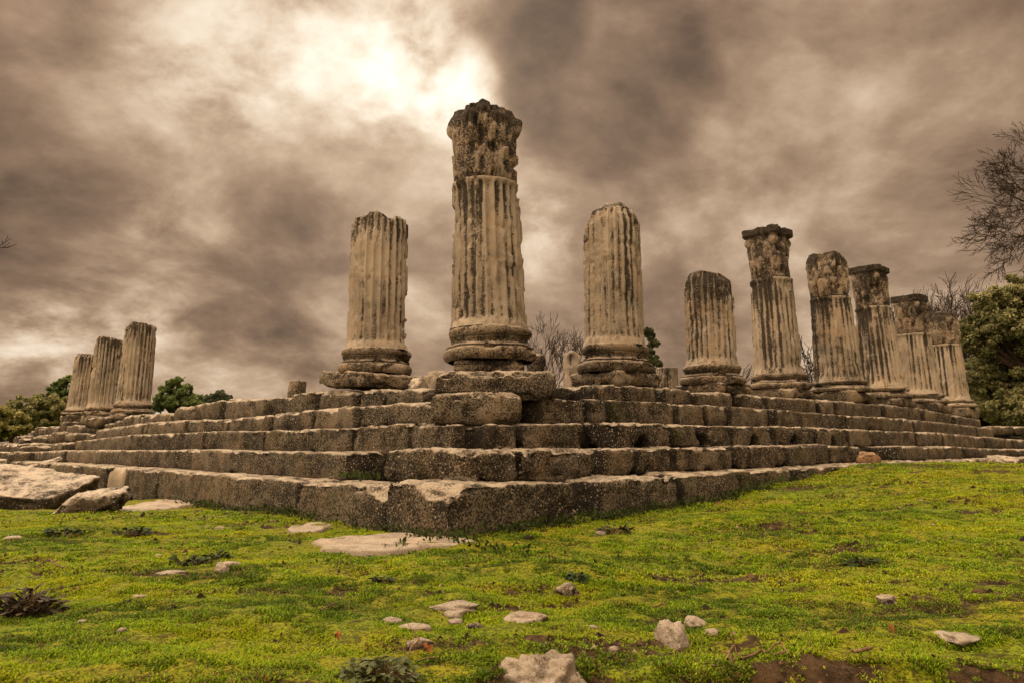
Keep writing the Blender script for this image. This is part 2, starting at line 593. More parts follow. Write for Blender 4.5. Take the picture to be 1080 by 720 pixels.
def build_grass():
    V, Fc, Cc = [], [], []
    n0 = 0

    def leaves(n, ylo, yhi, lmin, lmax, w, kmin, kmax):
        nonlocal n0
        # area-uniform in the wedge the view takes in
        y = np.sqrt(rng.uniform(ylo ** 2, yhi ** 2, n))
        x = rng.uniform(-0.80, 0.80, n) * y
        p = xyz(x, y)
        dm = dirt_mask(x, y)
        clump = fbm(p * (13 if yhi < 7 else 7), 3, 105)
        thick = 0.5 * fbm(p * np.array([2.2, 3.5, 1]), 3, 101) + 0.75 * clump
        keep = (~inside_temple(x, y, 2.52)) & (rng.random(n) > dm * 1.05 - 0.05) & (rng.random(n) < 0.25 + 0.95 * sstep(-0.35, 0.25, clump))
        for (fx, fy, fr) in FREE:
            keep &= (x - fx) ** 2 + ((y - fy) * 1.3) ** 2 > fr * fr
        x, y, dm, thick = x[keep], y[keep], dm[keep], thick[keep]
        p = p[keep]
        n = len(x)
        z = gz(x, y)
        hue = fbm(p * np.array([1.3, 2.4, 1]), 4, 111)
        hue2 = fbm(p * 9, 2, 113)
        K = rng.integers(kmin, kmax + 1, n)
        idx = np.repeat(np.arange(n), K)
        N = len(idx)
        az = rng.uniform(0, 2 * np.pi, N)
        ln = rng.uniform(lmin, lmax, N) * (0.45 + 0.85 * np.clip(thick[idx] + 0.45, 0, 1.2))
        lean = rng.uniform(0.35, 1.35, N)
        ww = w * rng.uniform(0.6, 1.3, N)
        ox = x[idx] + rng.normal(0, 0.35, N) * lmax
        oy = y[idx] + rng.normal(0, 0.35, N) * lmax
        oz = z[idx] - 0.004
        dx, dy = np.sin(az), np.cos(az)
        hx, hz = np.sin(lean), np.cos(lean)
        base = np.stack([ox, oy, oz], -1)
        d1 = np.stack([dx * hx * 0.5, dy * hx * 0.5, hz], -1)
        d2 = np.stack([dx * hx, dy * hx, hz * 0.55], -1)
        sd = np.stack([dy, -dx, np.zeros(N)], -1)
        m = base + d1 * (ln * 0.55)[:, None]
        t = base + d1 * (ln * 0.55)[:, None] + d2 * (ln * 0.5)[:, None]
        w1 = (sd * ww[:, None])
        v = np.stack([base - w1 * 0.5, base + w1 * 0.5, m + w1, m - w1, t + w1 * 0.35, t - w1 * 0.35], 1).reshape(-1, 3)
        b = n0 + np.arange(N) * 6
        V.append(v)
        Fc.append(np.concatenate([np.stack([b, b + 1, b + 2, b + 3], -1), np.stack([b + 3, b + 2, b + 4, b + 5], -1)]))
        k = np.clip(0.43 + 0.55 * hue[idx] + 0.22 * hue2[idx] + rng.normal(0, 0.2, N), 0, 1)
        yel = np.array([0.42, 0.43, 0.012]); grn = np.array([0.26, 0.40, 0.010]); dk = np.array([0.07, 0.125, 0.010])
        c = np.where(k[:, None] > 0.5, grn + (yel - grn) * ((k - 0.5) * 2)[:, None], dk + (grn - dk) * (k * 2)[:, None])
        k = np.clip(k - 0.16 * sstep(3.6, 2.4, y[idx]) + 0.10 * sstep(4, 7, y[idx]), 0, 1)
        c = np.where(k[:, None] > 0.5, grn + (yel - grn) * ((k - 0.5) * 2)[:, None], dk + (grn - dk) * (k * 2)[:, None])
        brown = np.clip(fbm(p * np.array([3, 6, 1]), 3, 117)[idx] - 0.02, 0, 1) * (0.5 + 0.5 * sstep(3, 6, y[idx]))
        dry = rng.random(N) < 0.05 + 0.20 * dm[idx] + 0.55 * brown
        c[dry] = np.array([0.24, 0.155, 0.05]) * rng.uniform(0.4, 1.1, (dry.sum(), 1))
        c = c * rng.uniform(0.75, 1.2, (N, 1))
        c6 = np.repeat(np.concatenate([c, np.ones((N, 1))], 1), 6, 0)
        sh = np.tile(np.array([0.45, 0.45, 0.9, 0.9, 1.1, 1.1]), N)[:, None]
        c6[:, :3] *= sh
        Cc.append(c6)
        n0 += N * 6

    leaves(210000, 1.6, 3.6, 0.006, 0.019, 0.0025, 4, 7)
    leaves(150000, 3.5, 6.5, 0.008, 0.024, 0.0038, 4, 6)
    leaves(95000, 6.3, 12, 0.012, 0.034, 0.0065, 4, 5)
    leaves(40000, 11.5, 24, 0.025, 0.06, 0.013, 4, 5)
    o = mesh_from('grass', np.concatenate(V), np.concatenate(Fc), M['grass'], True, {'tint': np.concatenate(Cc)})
    o['kind'] = 'stuff'


# ------------------------------------------------------------------ platform of steps
SP = {  # top edges of the courses
    (1, 'R'): [(470, 511), (610, 509.5), (720, 500), (782, 497), (841, 493.5), (884, 491), (920, 488.5), (955, 487)],
    (2, 'R'): [(487, 473), (600, 475), (645, 473), (740, 471), (827, 470), (899, 468.5), (917, 470.5), (977, 470.5), (1035, 470.5), (1065, 473.5)],
    (3, 'R'): [(514, 447), (622, 446), (705, 447), (740, 448), (815, 449.5), (856, 450.5), (920, 452.5), (938, 453.5), (993, 456), (1080, 463.5)],
    (4, 'R'): [(505, 416), (561, 418.5), (645, 421), (709, 425), (778, 429), (807, 431), (862, 435), (894, 437.5), (973, 442), (1047, 451)],
    (5, 'R'): [(511, 391.5), (587, 392), (627, 404), (659, 405), (697, 407.5), (732, 412.5), (776, 413), (809, 417), (862, 420.5), (931, 426), (972, 430), (1005, 436.5), (1031, 441)],
    (1, 'L'): [(468, 511), (400, 511), (310, 507.5), (240, 502), (180, 497), (131, 494), (90, 490.5), (0, 485)],
    (2, 'L'): [(487, 473), (400, 477), (360, 477.5), (225, 475), (180, 474.5), (69, 474.5), (13, 477)],
    (3, 'L'): [(493, 447), (430, 445), (375, 450), (342, 452.5), (280, 454.5), (180, 456), (133, 459), (78, 464.5), (44, 467)],
    (4, 'L'): [(503, 416), (456, 421.5), (375, 427), (330, 431), (292, 435.5), (240, 441), (153, 444.5), (131, 449), (100, 452.5), (78, 456)],
    (5, 'L'): [(511, 391.5), (447, 409), (373, 411), (334, 411), (282, 419.5), (235, 421), (180, 431), (130, 440), (84, 446)],
}
CURVE = {}
for (i, s), pts in SP.items():
    tz = sorted(hit(px, py, s, E[i]) for px, py in pts)
    CURVE[i, s] = (np.array([a for a, _ in tz]), np.array([b for _, b in tz]))


def ztop(i, s, t):
    if i == 0:
        n, a = (-Lv, Rv) if s == 'R' else (-Rv, Lv)
        p = C0 + n * E[1] + a * t
        return float(gz_base(p[0], p[1])) - 0.28
    a, b = CURVE[i, s]
    if s == 'L' and t > a[-1]:
        return float(b[-1])
    return float(np.interp(t, a, b))


def yline(i, s, px):
    pts = sorted(SP[i, s])
    return float(np.interp(px, [p[0] for p in pts], [p[1] for p in pts]))


platform = empty('stepped_platform', (C0[0], C0[1], 0),
                 'stepped stone temple platform of five worn courses carrying the broken columns', 'platform')
LEN = {'R': 7 * PR, 'L': 10 * PL}
steps = {}
for i in range(1, 6):
    # the fill behind the facing blocks of each course: a slab of packed stone
    zb = -0.3 if i == 1 else float(CURVE[i - 1, 'R'][1][0]) - 0.06
    zt = float(CURVE[i, 'R'][1].min()) - 0.05 if i < 5 else zb + 0.10
    ins = 0.40
    lx, ly = LEN['R'] + 2 * (E[i] - ins), LEN['L'] + 2 * (E[i] - ins)
    org = C0 + Rv * (LEN['R'] / 2) + Lv * (LEN['L'] / 2) + Zv * zb
    steps[i] = block('step', M['core'], org, Rv, Lv, (lx, ly, zt - zb), seg=0.5, r=0.04, amp=0.02, seed=i, parent=platform)


def facing(i, s, t0, t1, depth=0.62, rec=0.0, own=None, gap=0.02, pale=False, ztweak=0.0, zfix=None, jn=None, **kw):
    if jn is None: jn = 1.2 if s == 'R' else 0.6
    n, a = (-Lv, Rv) if s == 'R' else (-Rv, Lv)
    gap *= random.choice((0.8, 1.2, 1.8, 2.6))
    t0, t1 = t0 + gap / 2, t1 - gap / 2
    if t1 - t0 < 0.05:
        return None
    tm = (t0 + t1) / 2
    za, zb_ = ztop(i, s, t0), ztop(i, s, t1)
    if zfix is not None:
        za, zb_ = zfix
    jig = random.uniform(-0.006, 0.006)
    zbot = min(ztop(i - 1, s, t0), ztop(i - 1, s, t1)) - 0.012
    za += jig + ztweak; zb_ += jig + ztweak
    front = E[i] - rec + random.uniform(-0.03, 0.02)
    org = C0 + n * (front - depth / 2) + a * tm + Zv * zbot
    dist = math.hypot(org[0], org[1])
    seg = float(np.clip(dist * 0.0045, 0.022, 0.14))
    # ax runs along the face, ay inward: the front face is at -ay
    if s == 'R':
        ax, ay, h1, h2 = a, -n, za - zbot, zb_ - zbot
    else:
        ax, ay, h1, h2 = -a, -n, zb_ - zbot, za - zbot
    if kw.get('holes'): seg = 0.024
    kw.setdefault('r', random.uniform(0.010, 0.028))
    kw.setdefault('amp', random.uniform(0.011, 0.018))
    o = block('block', M['pale'] if pale else M['core'] if rec > 0 else M['step'], org, ax, ay, (t1 - t0, depth, h1), seg=seg,  # recessed blocks take near-black stone, painting in the shade of the gap
              seed=random.randint(1, 900), z1=h2, parent=steps[i], joint=jn, **kw)
    return o


def tpx(i, s, px):
    return hit(px, yline(i, s, px), s, E[i])[0]


RJ = {
    1: [(None, 610), (610, 631, 'r'), (631, 720), (720, 782), (782, 841), (841, 884), (884, 920), (920, 955)],
    2: [(None, 548), (548, 629), (629, 637, 'r'), (637, 672), (672, 713), (713, 774), (775, 829), (830, 875), (875, 909), (910, 944, 'r'), (944, 1016), (1016, 1057)],
    3: [(520, 549), (551, 620), (620, 647, 'r'), (647, 709), (709, 738), (738, 773), (773, 817), (818, 860), (860, 895), (896, 967), (967, 995), (995, 1040)],
    4: [(549, 573, 'r'), (573, 621), (622, 647), (647, 711), (715, 745), (745, 768), (768, 809), (816, 892), (892, 939), (939, 964), (964, 1030), (1030, 1048)],
    5: [(627, 659), (659, 697), (699, 731), (733, 776), (783, 808), (809, 862), (864, 880), (881, 931), (933, 972), (974, 1004), (1006, 1031)],
}
LJ = {
    1: [(405, 312), (312, 165), (165, 131), (131, 113, 'p'), (111, 87)],
    2: [(400, 366, 'r'), (366, 187), (187, 124), (124, 69)],
    3: [(None, 432), (432, 373), (373, 340), (340, 278), (278, 215), (215, 133), (133, 78)],
    4: [(468, 375), (374, 330), (330, 285), (285, 238), (238, 195), (195, 150), (150, 100)],
    5: [(446, 402), (400, 374), (373, 334), (331, 283), (278, 236), (232, 182)],
}
CORNER_L = {1: 405, 2: 400, 4: 456, 5: 456}
HOLES = [678, 743, 798, 840, 880]
for i in range(1, 6):
    for j in RJ[i]:
        a, b = j[0], j[1]
        t0 = -E[i] if a is None else tpx(i, 'R', a)
        t1 = tpx(i, 'R', b)
        kw = {}
        if a is None:     # the corner block shows both faces
            kw['depth'] = tpx(i, 'L', CORNER_L[i]) + E[i] - 0.01
            l, w = t1 - t0, kw['depth']
            kw['jn'] = 0.0
            if i == 1:
                h = ztop(1, 'R', t0) - ztop(0, 'R', t0)
                a1, a2, a3 = 0.22, 0.62, 0.17
                c = np.array([-l / 2, -w / 2, h / 2])
                kw['chips'] = [(c + np.array([a1, 0, 0]), np.array([-1 / a1, -1 / a2, 1 / a3]))]
                kw['amp'] = 0.013
            if i == 2:
                kw['amp'] = 0.02; kw['r'] = 0.06
                h = ztop(2, 'R', t0) - ztop(1, 'R', t0)
                c = np.array([-l / 2, -w / 2, -h / 2])
                kw['chips'] = [(c + np.array([0.20, 0, 0]), np.array([-1 / 0.2, -1 / 0.35, -1 / 0.22]))]
            if i == 4:
                kw['r'] = 0.14; kw['amp'] = 0.016; kw['ztweak'] = 0.035; kw['rec'] = -0.09; kw['depth'] += 0.09
            if i == 5:
                kw['r'] = 0.13; kw['amp'] = 0.018
        elif 'r' in j:
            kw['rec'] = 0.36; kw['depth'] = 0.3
        if i == 3:
            hs = []
            for hp in HOLES:
                th, _ = hit(hp, 466, 'R', E[3])
                if t0 < th < t1:
                    hs.append((th - (t0 + t1) / 2, 0.115, 0.15, 0.42))
            kw['holes'] = hs
            if a == 517:
                kw['depth'] = 0.34
        if i == 5 and a is not None:
            kw['r'] = random.uniform(0.03, 0.07); kw['depth'] = 0.8; kw['gap'] = 0.03
        facing(i, 'R', t0, t1, **kw)
    for j in LJ[i]:
        a, b = j[0], j[1]
        t0 = -E[i] + 0.22 if a is None else tpx(i, 'L', a)
        t1 = tpx(i, 'L', b)
        kw = {}
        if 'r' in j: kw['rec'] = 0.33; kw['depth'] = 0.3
        if 'p' in j: kw['pale'] = True; kw['r'] = 0.10
        if a is None: kw['depth'] = 0.15
        if i >= 4: kw['r'] = random.uniform(0.04, 0.09); kw['amp'] = 0.02
        if i == 1 and a == 405:
            kw['chips'] = [((0.35, -0.31, 0.30), (0.25, -0.6, 1.0))]
        facing(i, 'L', t0, t1, **kw)
    # the run beyond what can be told apart
    for s, J in (('R', RJ), ('L', LJ)):
        t = tpx(i, s, J[i][-1][1])
        end = LEN[s] + E[i]
        if i == 4 and s == 'R': continue
        if i == 5: end = LEN[s] + 0.4
        while t < end - 0.3:
            dt = random.uniform(0.7, 1.5)
            if end - t - dt < 0.4: dt = end - t
            far = s == 'L' and i >= 3
            if not (far and random.random() < 0.10):
                facing(i, s, t, t + dt, r=random.uniform(0.03, 0.09 if far else 0.05), amp=0.03 if far else 0.016,
                       ztweak=random.uniform(-0.10, 0.03) if far else 0.0, depth=0.8 if i == 5 else 0.62)
            t += dt


# the two stones that straddle the corner, turned to face outward
AX, AY = np.array([1.0, 0, 0]), np.array([0, 1.0, 0])
z3, z4 = ztop(3, 'R', -E[3]), ztop(4, 'R', -E[4])
pa, pb = at(453, 447, 6.72), at(549.5, 447, 6.72)
zt = at(500, 414, 6.76)[2]
o = block('corner_slab', M['step'], ((pa[0] + pb[0]) / 2, 6.72 + 0.36, z3 + 0.004), AX, AY, (pb[0] - pa[0], 0.72, zt - z3), seed=333, seg=0.022, r=0.085, amp=0.014)
tag(o, 'loose rounded slab bridging the broken corner below the tallest column', 'stone slab')
pa, pb = at(456, 418, 7.42), at(587.5, 418, 7.42)
zt = at(520, 391, 7.46)[2]
block('block', M['step'], ((pa[0] + pb[0]) / 2, 7.42 + 0.6, z4 - 0.01), AX, AY, (pb[0] - pa[0], 1.2, zt - z4 + 0.01), seed=337, seg=0.024, r=0.10, amp=0.017, parent=steps[5])

# ------------------------------------------------------------------ columns
def fwd(p):
    return p[1] * CD + (p[2] - CAM_H) * SD


def radius_from(wpx, p):
    th = math.atan2(p[0], p[1])
    return wpx * fwd(p) / F / 2 * math.cos(th)


def zrow(py, px, Y):
    return float(at(px, py, Y)[2])


def lathe(name, mat, c0, axis, prof, nth, disp, parent, cap_top=True, nsub=None):
    """prof: (height, radius) along the axis from c0; disp(P, th, h) -> radial change, dirt"""
    prof = np.asarray(prof, float)
    th = np.linspace(0, 2 * np.pi, nth, endpoint=False)
    T, H = np.meshgrid(th, prof[:, 0])
    _, Rr = np.meshgrid(th, prof[:, 1])
    x, y = np.cos(T), np.sin(T)
    P = np.stack([Rr * x, Rr * y, H], -1).reshape(-1, 3)
    dr, dirt, dz = disp(P, T.ravel(), H.ravel())
    Rn = np.clip(Rr.ravel() + dr * (Rr.ravel() > 1e-4), 0, None)
    X = np.stack([Rn * x.ravel(), Rn * y.ravel(), H.ravel() + dz], -1)
    ax = np.asarray(axis, float) / axis[2]
    W = np.asarray(c0) + X[:, :1] * np.array([1., 0, 0]) + X[:, 1:2] * np.array([0, 1., 0]) + X[:, 2:] * ax
    f = grid_faces(nth, len(prof) - 1, True)
    return mesh_from(name, W, f, mat, True, {'dirt': dirt}, parent, c0)


def add_shaft(root, c0, axis, rb, rt, H, mat, seed, capped, top_shape, nfl=24, fine=1.0, erosion=1.0, dark_side=None):
    per = 10 if fine >= 1 else 8
    nth = nfl * per
    dz = 0.028 if fine >= 1 else 0.055
    nz = int(H / dz)
    hs = list(np.linspace(0, H - 0.10, nz)) + [H - 0.07, H - 0.045, H - 0.022, H - 0.008, H]
    prof = []
    for h in hs:
        k = h / H
        r = rb + (rt - rb) * (0.75 * k + 0.25 * k * k)
        r += 0.05 * rb * math.exp(-h / 0.055)
        if not capped:
            e = max(0, h - (H - 0.10)) / 0.10
            r *= 1 - 0.13 * e ** 2.5
        elif h > H - 0.05:
            r += 0.006
        prof.append((h, r))
    rl = prof[-1][1]
    for f in (0.85, 0.6, 0.3, 0.0):
        prof.append((H + (0.0 if capped else 0.02 * (1 - f)), rl * f))
    JO = [H * random.uniform(0.42, 0.62)] if H > 1.2 else []

    def disp(P, T, Hh):
        q = P + seed * 7.3
        ph = (T / (2 * np.pi) * nfl) % 1.0
        u = np.abs(2 * ph - 1) / 0.90
        prof_f = np.sqrt(np.clip(1 - u * u, 0, 1))
        depth = 0.112 * rb * prof_f
        ends = sstep(0.05, 0.14, Hh) * (sstep(0.02, 0.09, H - Hh) if capped else 1)
        rad = np.hypot(P[:, 0], P[:, 1])
        oncap = (Hh >= H - 0.001) & (rad < rl * 0.9)
        ero = fbm(q * np.array([2.0, 2.0, 0.9]), 3, seed)
        ero2 = fbm(q * np.array([12, 12, 8]), 3, seed + 5)
        # broken arrises: crisp bites out of the ridges
        brk = sstep(0.32, 0.42, fbm(q * np.array([7, 7, 3.0]), 4, seed + 9))
        arris = (1 - prof_f) ** 1.5 * brk * 0.07 * rb
        shal = 0.72 + 0.35 * sstep(-0.4, 0.1, fbm(q * np.array([1.6, 1.6, 0.8]), 3, seed + 51))
        dr = -depth * ends * np.minimum(shal, 1) - arris * ends + erosion * (0.005 * ero + 0.004 * ero2)
        dr -= erosion * 0.04 * sstep(0.50, 0.56, fbm(q * np.array([2.6, 2.6, 1.8]), 4, seed + 13)) * (1 - 0.5 * prof_f)
        dr -= 0.014 * sstep(0.30, 0.45, fbm(q * np.array([15, 15, 10]), 2, seed + 53))
        # the beds between drums
        for hj in JO:
            dr -= 0.010 * np.exp(-((Hh - hj - 0.01 * np.sin(T * 2 + hj)) / 0.012) ** 2)
        # the broken head
        dzv = np.zeros(len(P))
        if not capped:
            x, y = np.cos(T) * rad / rb, np.sin(T) * rad / rb
            w = sstep(H * 0.45, H, Hh)
            dzv = w * top_shape(x, y) + w * 0.05 * fbm(q * 5, 3, seed + 21) * sstep(H - 0.3, H, Hh)
            dr -= sstep(H - 0.30, H, Hh) * sstep(0.05, 0.2, fbm(q * 4, 4, seed + 25)) * 0.035
        dirt = 1.25 * prof_f ** 3 * ends * np.clip(0.72 + 0.5 * fbm(q * np.array([3, 3, .8]), 3, seed + 31), 0.3, 1.1) - 0.36  # flute hollows darkened: dirt plus occlusion shade painted in
        dirt += 1.1 * sstep(H - 0.75, H, Hh) * np.clip(0.55 + 0.8 * fbm(q * np.array([6, 6, 1.0]), 3, seed + 41), 0, 1.3)
        dirt += 0.35 * sstep(0.25, 0.0, Hh)
        if dark_side is not None:
            dirt += 0.9 * np.clip(np.cos(T - dark_side) - 0.2, 0, 1) * np.clip(0.6 + fbm(q * np.array([5, 5, 1]), 2, 3), 0, 1.2)  # darker on one side, broken up by noise
        dirt = np.where(oncap, 1.0, dirt)
        return np.where(oncap, 0, dr), dirt, dzv
    return lathe('shaft', mat, c0, axis, prof, nth, disp, root)


def add_base(root, c0, axis, r_sh, r_up, r_lo, H, mat, seed, nth=128, wreck=1.0):
    """attic base: torus, scotia, torus; c0 at its foot"""
    pr = [(0.0, r_lo * 0.90)]
    a = 0.40 * H
    for k in np.linspace(-80, 80, 11):
        pr.append((a / 2 + a / 2 * math.sin(math.radians(k)), r_lo - a / 2 + a / 2 * math.cos(math.radians(k))))
    s0, s1 = a, 0.70 * H
    pr.append((s0 + 0.01, (r_lo + r_up) / 2 * 0.985))
    for k in np.linspace(0, 1, 8):
        pr.append((s0 + 0.02 + (s1 - s0 - 0.03) * k, (r_up * 0.965) + (r_lo - r_up) * 0.30 * (1 - k) - 0.035 * math.sin(math.pi * k)))
    b = H - s1
    for k in np.linspace(-80, 80, 9):
        pr.append((s1 + b / 2 + b / 2 * math.sin(math.radians(k)), r_up - b / 2 + b / 2 * math.cos(math.radians(k))))
    pr.append((H + 0.004, r_sh * 1.0))
    pr.append((H + 0.004, r_sh * 0.4))
    pr.append((H + 0.004, 0.0))
    pr = [(max(0, h), r) for h, r in pr]

    def disp(P, T, Hh):
        q = P + seed * 4.9
        big = fbm(q * 2.2, 3, seed)
        chip = sstep(0.26, 0.36, fbm(q * np.array([3, 3, 4.5]), 4, seed + 3))
        dr = wreck * (0.012 * big - 0.05 * chip) + 0.008 * fbm(q * 13, 3, seed + 6)
        dz = wreck * 0.012 * fbm(q * 3, 2, seed + 8)
        dirt = 0.5 * fbm(q * 3, 3, seed + 11) + 0.35 * (Hh > s0) * (Hh < s1)
        dirt -= 0.8 * chip * (fbm(q * 1.3, 2, seed + 14) > 0.15)
        return dr, dirt, dz
    return lathe('base', mat, c0, axis, pr, nth, disp, root)


def add_capital(root, c0, axis, rn, H, rtop, mat, seed, style, nth=160):
    """bell with two tiers of acanthus leaves, corner volutes and the top slab"""
    nz = 54
    hs = np.linspace(0, 1, nz)
    prof = [(h * H, rn) for h in hs] + [(H, rn * 0.5), (H, rn * 0.25), (H, 0.0)]
    corner0 = math.atan2(Rv[1], Rv[0]) + math.pi / 4

    def disp(P, T, Hh):
        k = np.clip(Hh / H, 0, 1)
        q = P + seed * 6.1
        rad = np.hypot(P[:, 0], P[:, 1])
        cap = rad < rn * 0.6
        r = rn * ((0.93 + 0.02 * k) if style == 'worn' else 0.89)
        flare = rtop / rn - 1
        # bell
        r = r * (1 + 0.25 * flare * sstep(0.3, 0.8, k))
        # leaf tiers
        rel = np.zeros(len(k))
        for tier, (z0, z1, ph, amp) in enumerate(((0.02, 0.42, 0.0, 0.17), (0.08, 0.70, 0.5, 0.14))):
            f = (T / (2 * np.pi) * 8 + ph + corner0) % 1.0
            u = np.abs(2 * f - 1)
            z = (k - z0) / (z1 - z0)
            wid = np.clip(1 - np.clip(z, 0, 1) ** 3, 0, 1) ** 0.5 * 0.95
            on = (z > 0) & (z < 1) & (u < wid)
            lobes = 0.034 * np.cos(u * 15) * (1 - 0.4 * z)
            body = (amp if style == 'worn' else amp * 0.85) * ((0.45 + 0.75 * np.clip(z, 0, 1) ** 2.2) * sstep(0, 0.4, 1 - u / np.maximum(wid, 0.05)) - 0.35 * np.exp(-(u / 0.10) ** 2))
            rel = np.maximum(rel, np.where(on, body + lobes, 0))
        # tall stalks and corner volutes
        ca = np.cos(4 * (T - corner0))     # 1 at the corners
        vol = np.clip(ca, 0, 1) ** 2.5 * np.exp(-((k - 0.74) / 0.11) ** 2) * 0.26
        stalk = np.clip(np.cos(8 * (T - corner0)), 0, 1) ** 3 * sstep(0.4, 0.55, k) * sstep(0.85, 0.7, k) * 0.07
        rel = np.maximum(rel, np.maximum(vol, stalk))
        r = r + rn * rel
        # slab with hollow sides
        sq = 1.0 / np.maximum(np.abs(np.cos(T - corner0 + math.pi / 4)), np.abs(np.sin(T - corner0 + math.pi / 4)))
        rs = rtop * np.minimum(0.80 * sq, 1.06)
        slab = sstep(0.83, 0.865, k)
        if style == 'worn':
            slab = sstep(0.55, 0.92, k) * 0.9
        elif style == 'corner':
            rs = rtop * np.minimum(0.76 * sq, 1.07)
            slab = sstep(0.62, 0.84, k)
        else:
            rs = rtop * np.minimum(0.86 * sq, 1.08)
        r = r * (1 - slab) + rs * slab
        big = fbm(q * 3.0, 3, seed)
        chip = sstep(0.22 if style == 'worn' else 0.34, 0.50, fbm(q * np.array([4.6, 4.6, 2.2]), 4, seed + 3))
        pit = np.clip(fbm(q * np.array([14, 14, 6]), 3, seed + 7) - 0.08, 0, 1)
        r = r + 0.010 * big - 0.05 * chip - 0.06 * pit
        if style in ('worn', 'corner'):   # shoulders gone
            r = r * (1 - (0.17 if style == 'corner' else 0.14) * sstep(0.84, 1.0, k) * (0.8 + 0.6 * fbm(q * 2, 2, seed + 9)))
        dz = np.where(k > 0.9, (0.04 if style == 'worn' else 0.02) * fbm(q * 4, 3, seed + 15), 0)
        if style in ('worn', 'corner'):
            dz = dz + np.where(cap, 0.012, 0)
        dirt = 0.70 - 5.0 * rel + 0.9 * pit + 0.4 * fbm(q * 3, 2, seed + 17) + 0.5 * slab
        r = np.where(cap, rad, r)
        return r - rad, np.clip(dirt, -0.45, 1.3), dz
    return lathe('capital', mat, c0, axis, prof, nth, disp, root)


ANG = math.atan2
TOPS = {
    'notch': lambda x, y: -0.10 * np.clip(x - 0.15, 0, 1) * (x < 0.62) - 0.02 * x,
    'dome': lambda x, y: -0.22 * (x * x + y * y) + 0.02 + 0.05 * x - 0.10 * np.clip(x - 0.3, 0, 1),
    'round': lambda x, y: -0.16 * (x * x + y * y) - 0.06 * x,
    'step': lambda x, y: np.where(x < -0.35, -0.04, 0.02) - 0.05 * np.clip(x, 0, 1),
    'slope': lambda x, y: -0.05 * x - 0.05 * (x * x + y * y),
}
# (side, k, x foot, y foot, x top, y top, width foot, width top, y capital top, x capital top, width capital top, style,
#  y base foot, shaft material, top shape, label)
COLS = [
    ('R', 0, 516.3, 343, 512.3, 187, 80, 70.5, 107, 509, 75, 'corner', 377, 'column', None,
     'tallest column, crowned by a worn leafy capital, standing on the platform corner'),
    ('L', 1, 397, 366, 401, 224.5, 64, 60.5, None, 0, 0, None, 392, 'column', 'notch',
     'broken fluted column on a tilted slab, next to the tall corner column on the left'),
    ('R', 1, 648, 361.5, 644.5, 209, 63.5, 59.5, None, 0, 0, None, 391, 'column', 'dome',
     'broken fluted column with rounded dark top, right beside the tall corner column'),
    ('R', 2, 750.5, 383.5, 746, 281.6, 54, 52.5, None, 0, 0, None, 403, 'dark_column', 'round',
     'shortest of the right-hand columns, a dark deeply fluted stump with rounded top'),
    ('R', 3, 821, 393, 813, 292, 52.5, 45, 239, 811, 51, 'slab', 409, 'column', None,
     'pale column with leafy capital, tallest to the right of the dark rounded stump'),
    ('R', 4, 885, 401, 875.5, 312, 52, 43, 266.5, 873.5, 44, 'worn', 412, 'dark_column', None,
     'grey stained column with a blocky capital worn of all its overhang'),
    ('R', 5, 931.5, 408, 920.6, 322, 49, 39, 280, 918.5, 43, 'slab', 419, 'column', None,
     'column with the best kept flaring leaf capital and a thin overhanging top slab'),
    ('R', 6, 970.5, 415, 963, 351, 46, 38, 311, 961.4, 39, 'slab', 425, 'column', None,
     'second column from the far right end, its capital slab broken to a point'),
    ('R', 7, 1002, 421, 995, 362.5, 43, 37, 329, 993, 39, 'worn', 429, 'column', None,
     'farthest column on the right, with a crumbled capital, beside the big green tree'),
    ('L', 6, 140.5, 425, 149, 340.7, 37.5, 34, None, 0, 0, None, 436, 'column', 'step',
     'tallest of the three headless columns at the far left end, nearest one'),
    ('L', 7, 108.5, 429, 117, 354.5, 34.5, 32, None, 0, 0, None, 438, 'column', 'slope',
     'middle one of the three headless columns at the far left end'),
    ('L', 8, 85.5, 431.5, 94, 372, 32, 29.5, None, 0, 0, None, 437, 'column', 'slope',
     'shortest of the three headless columns at the far left end, beside the bushes'),
]
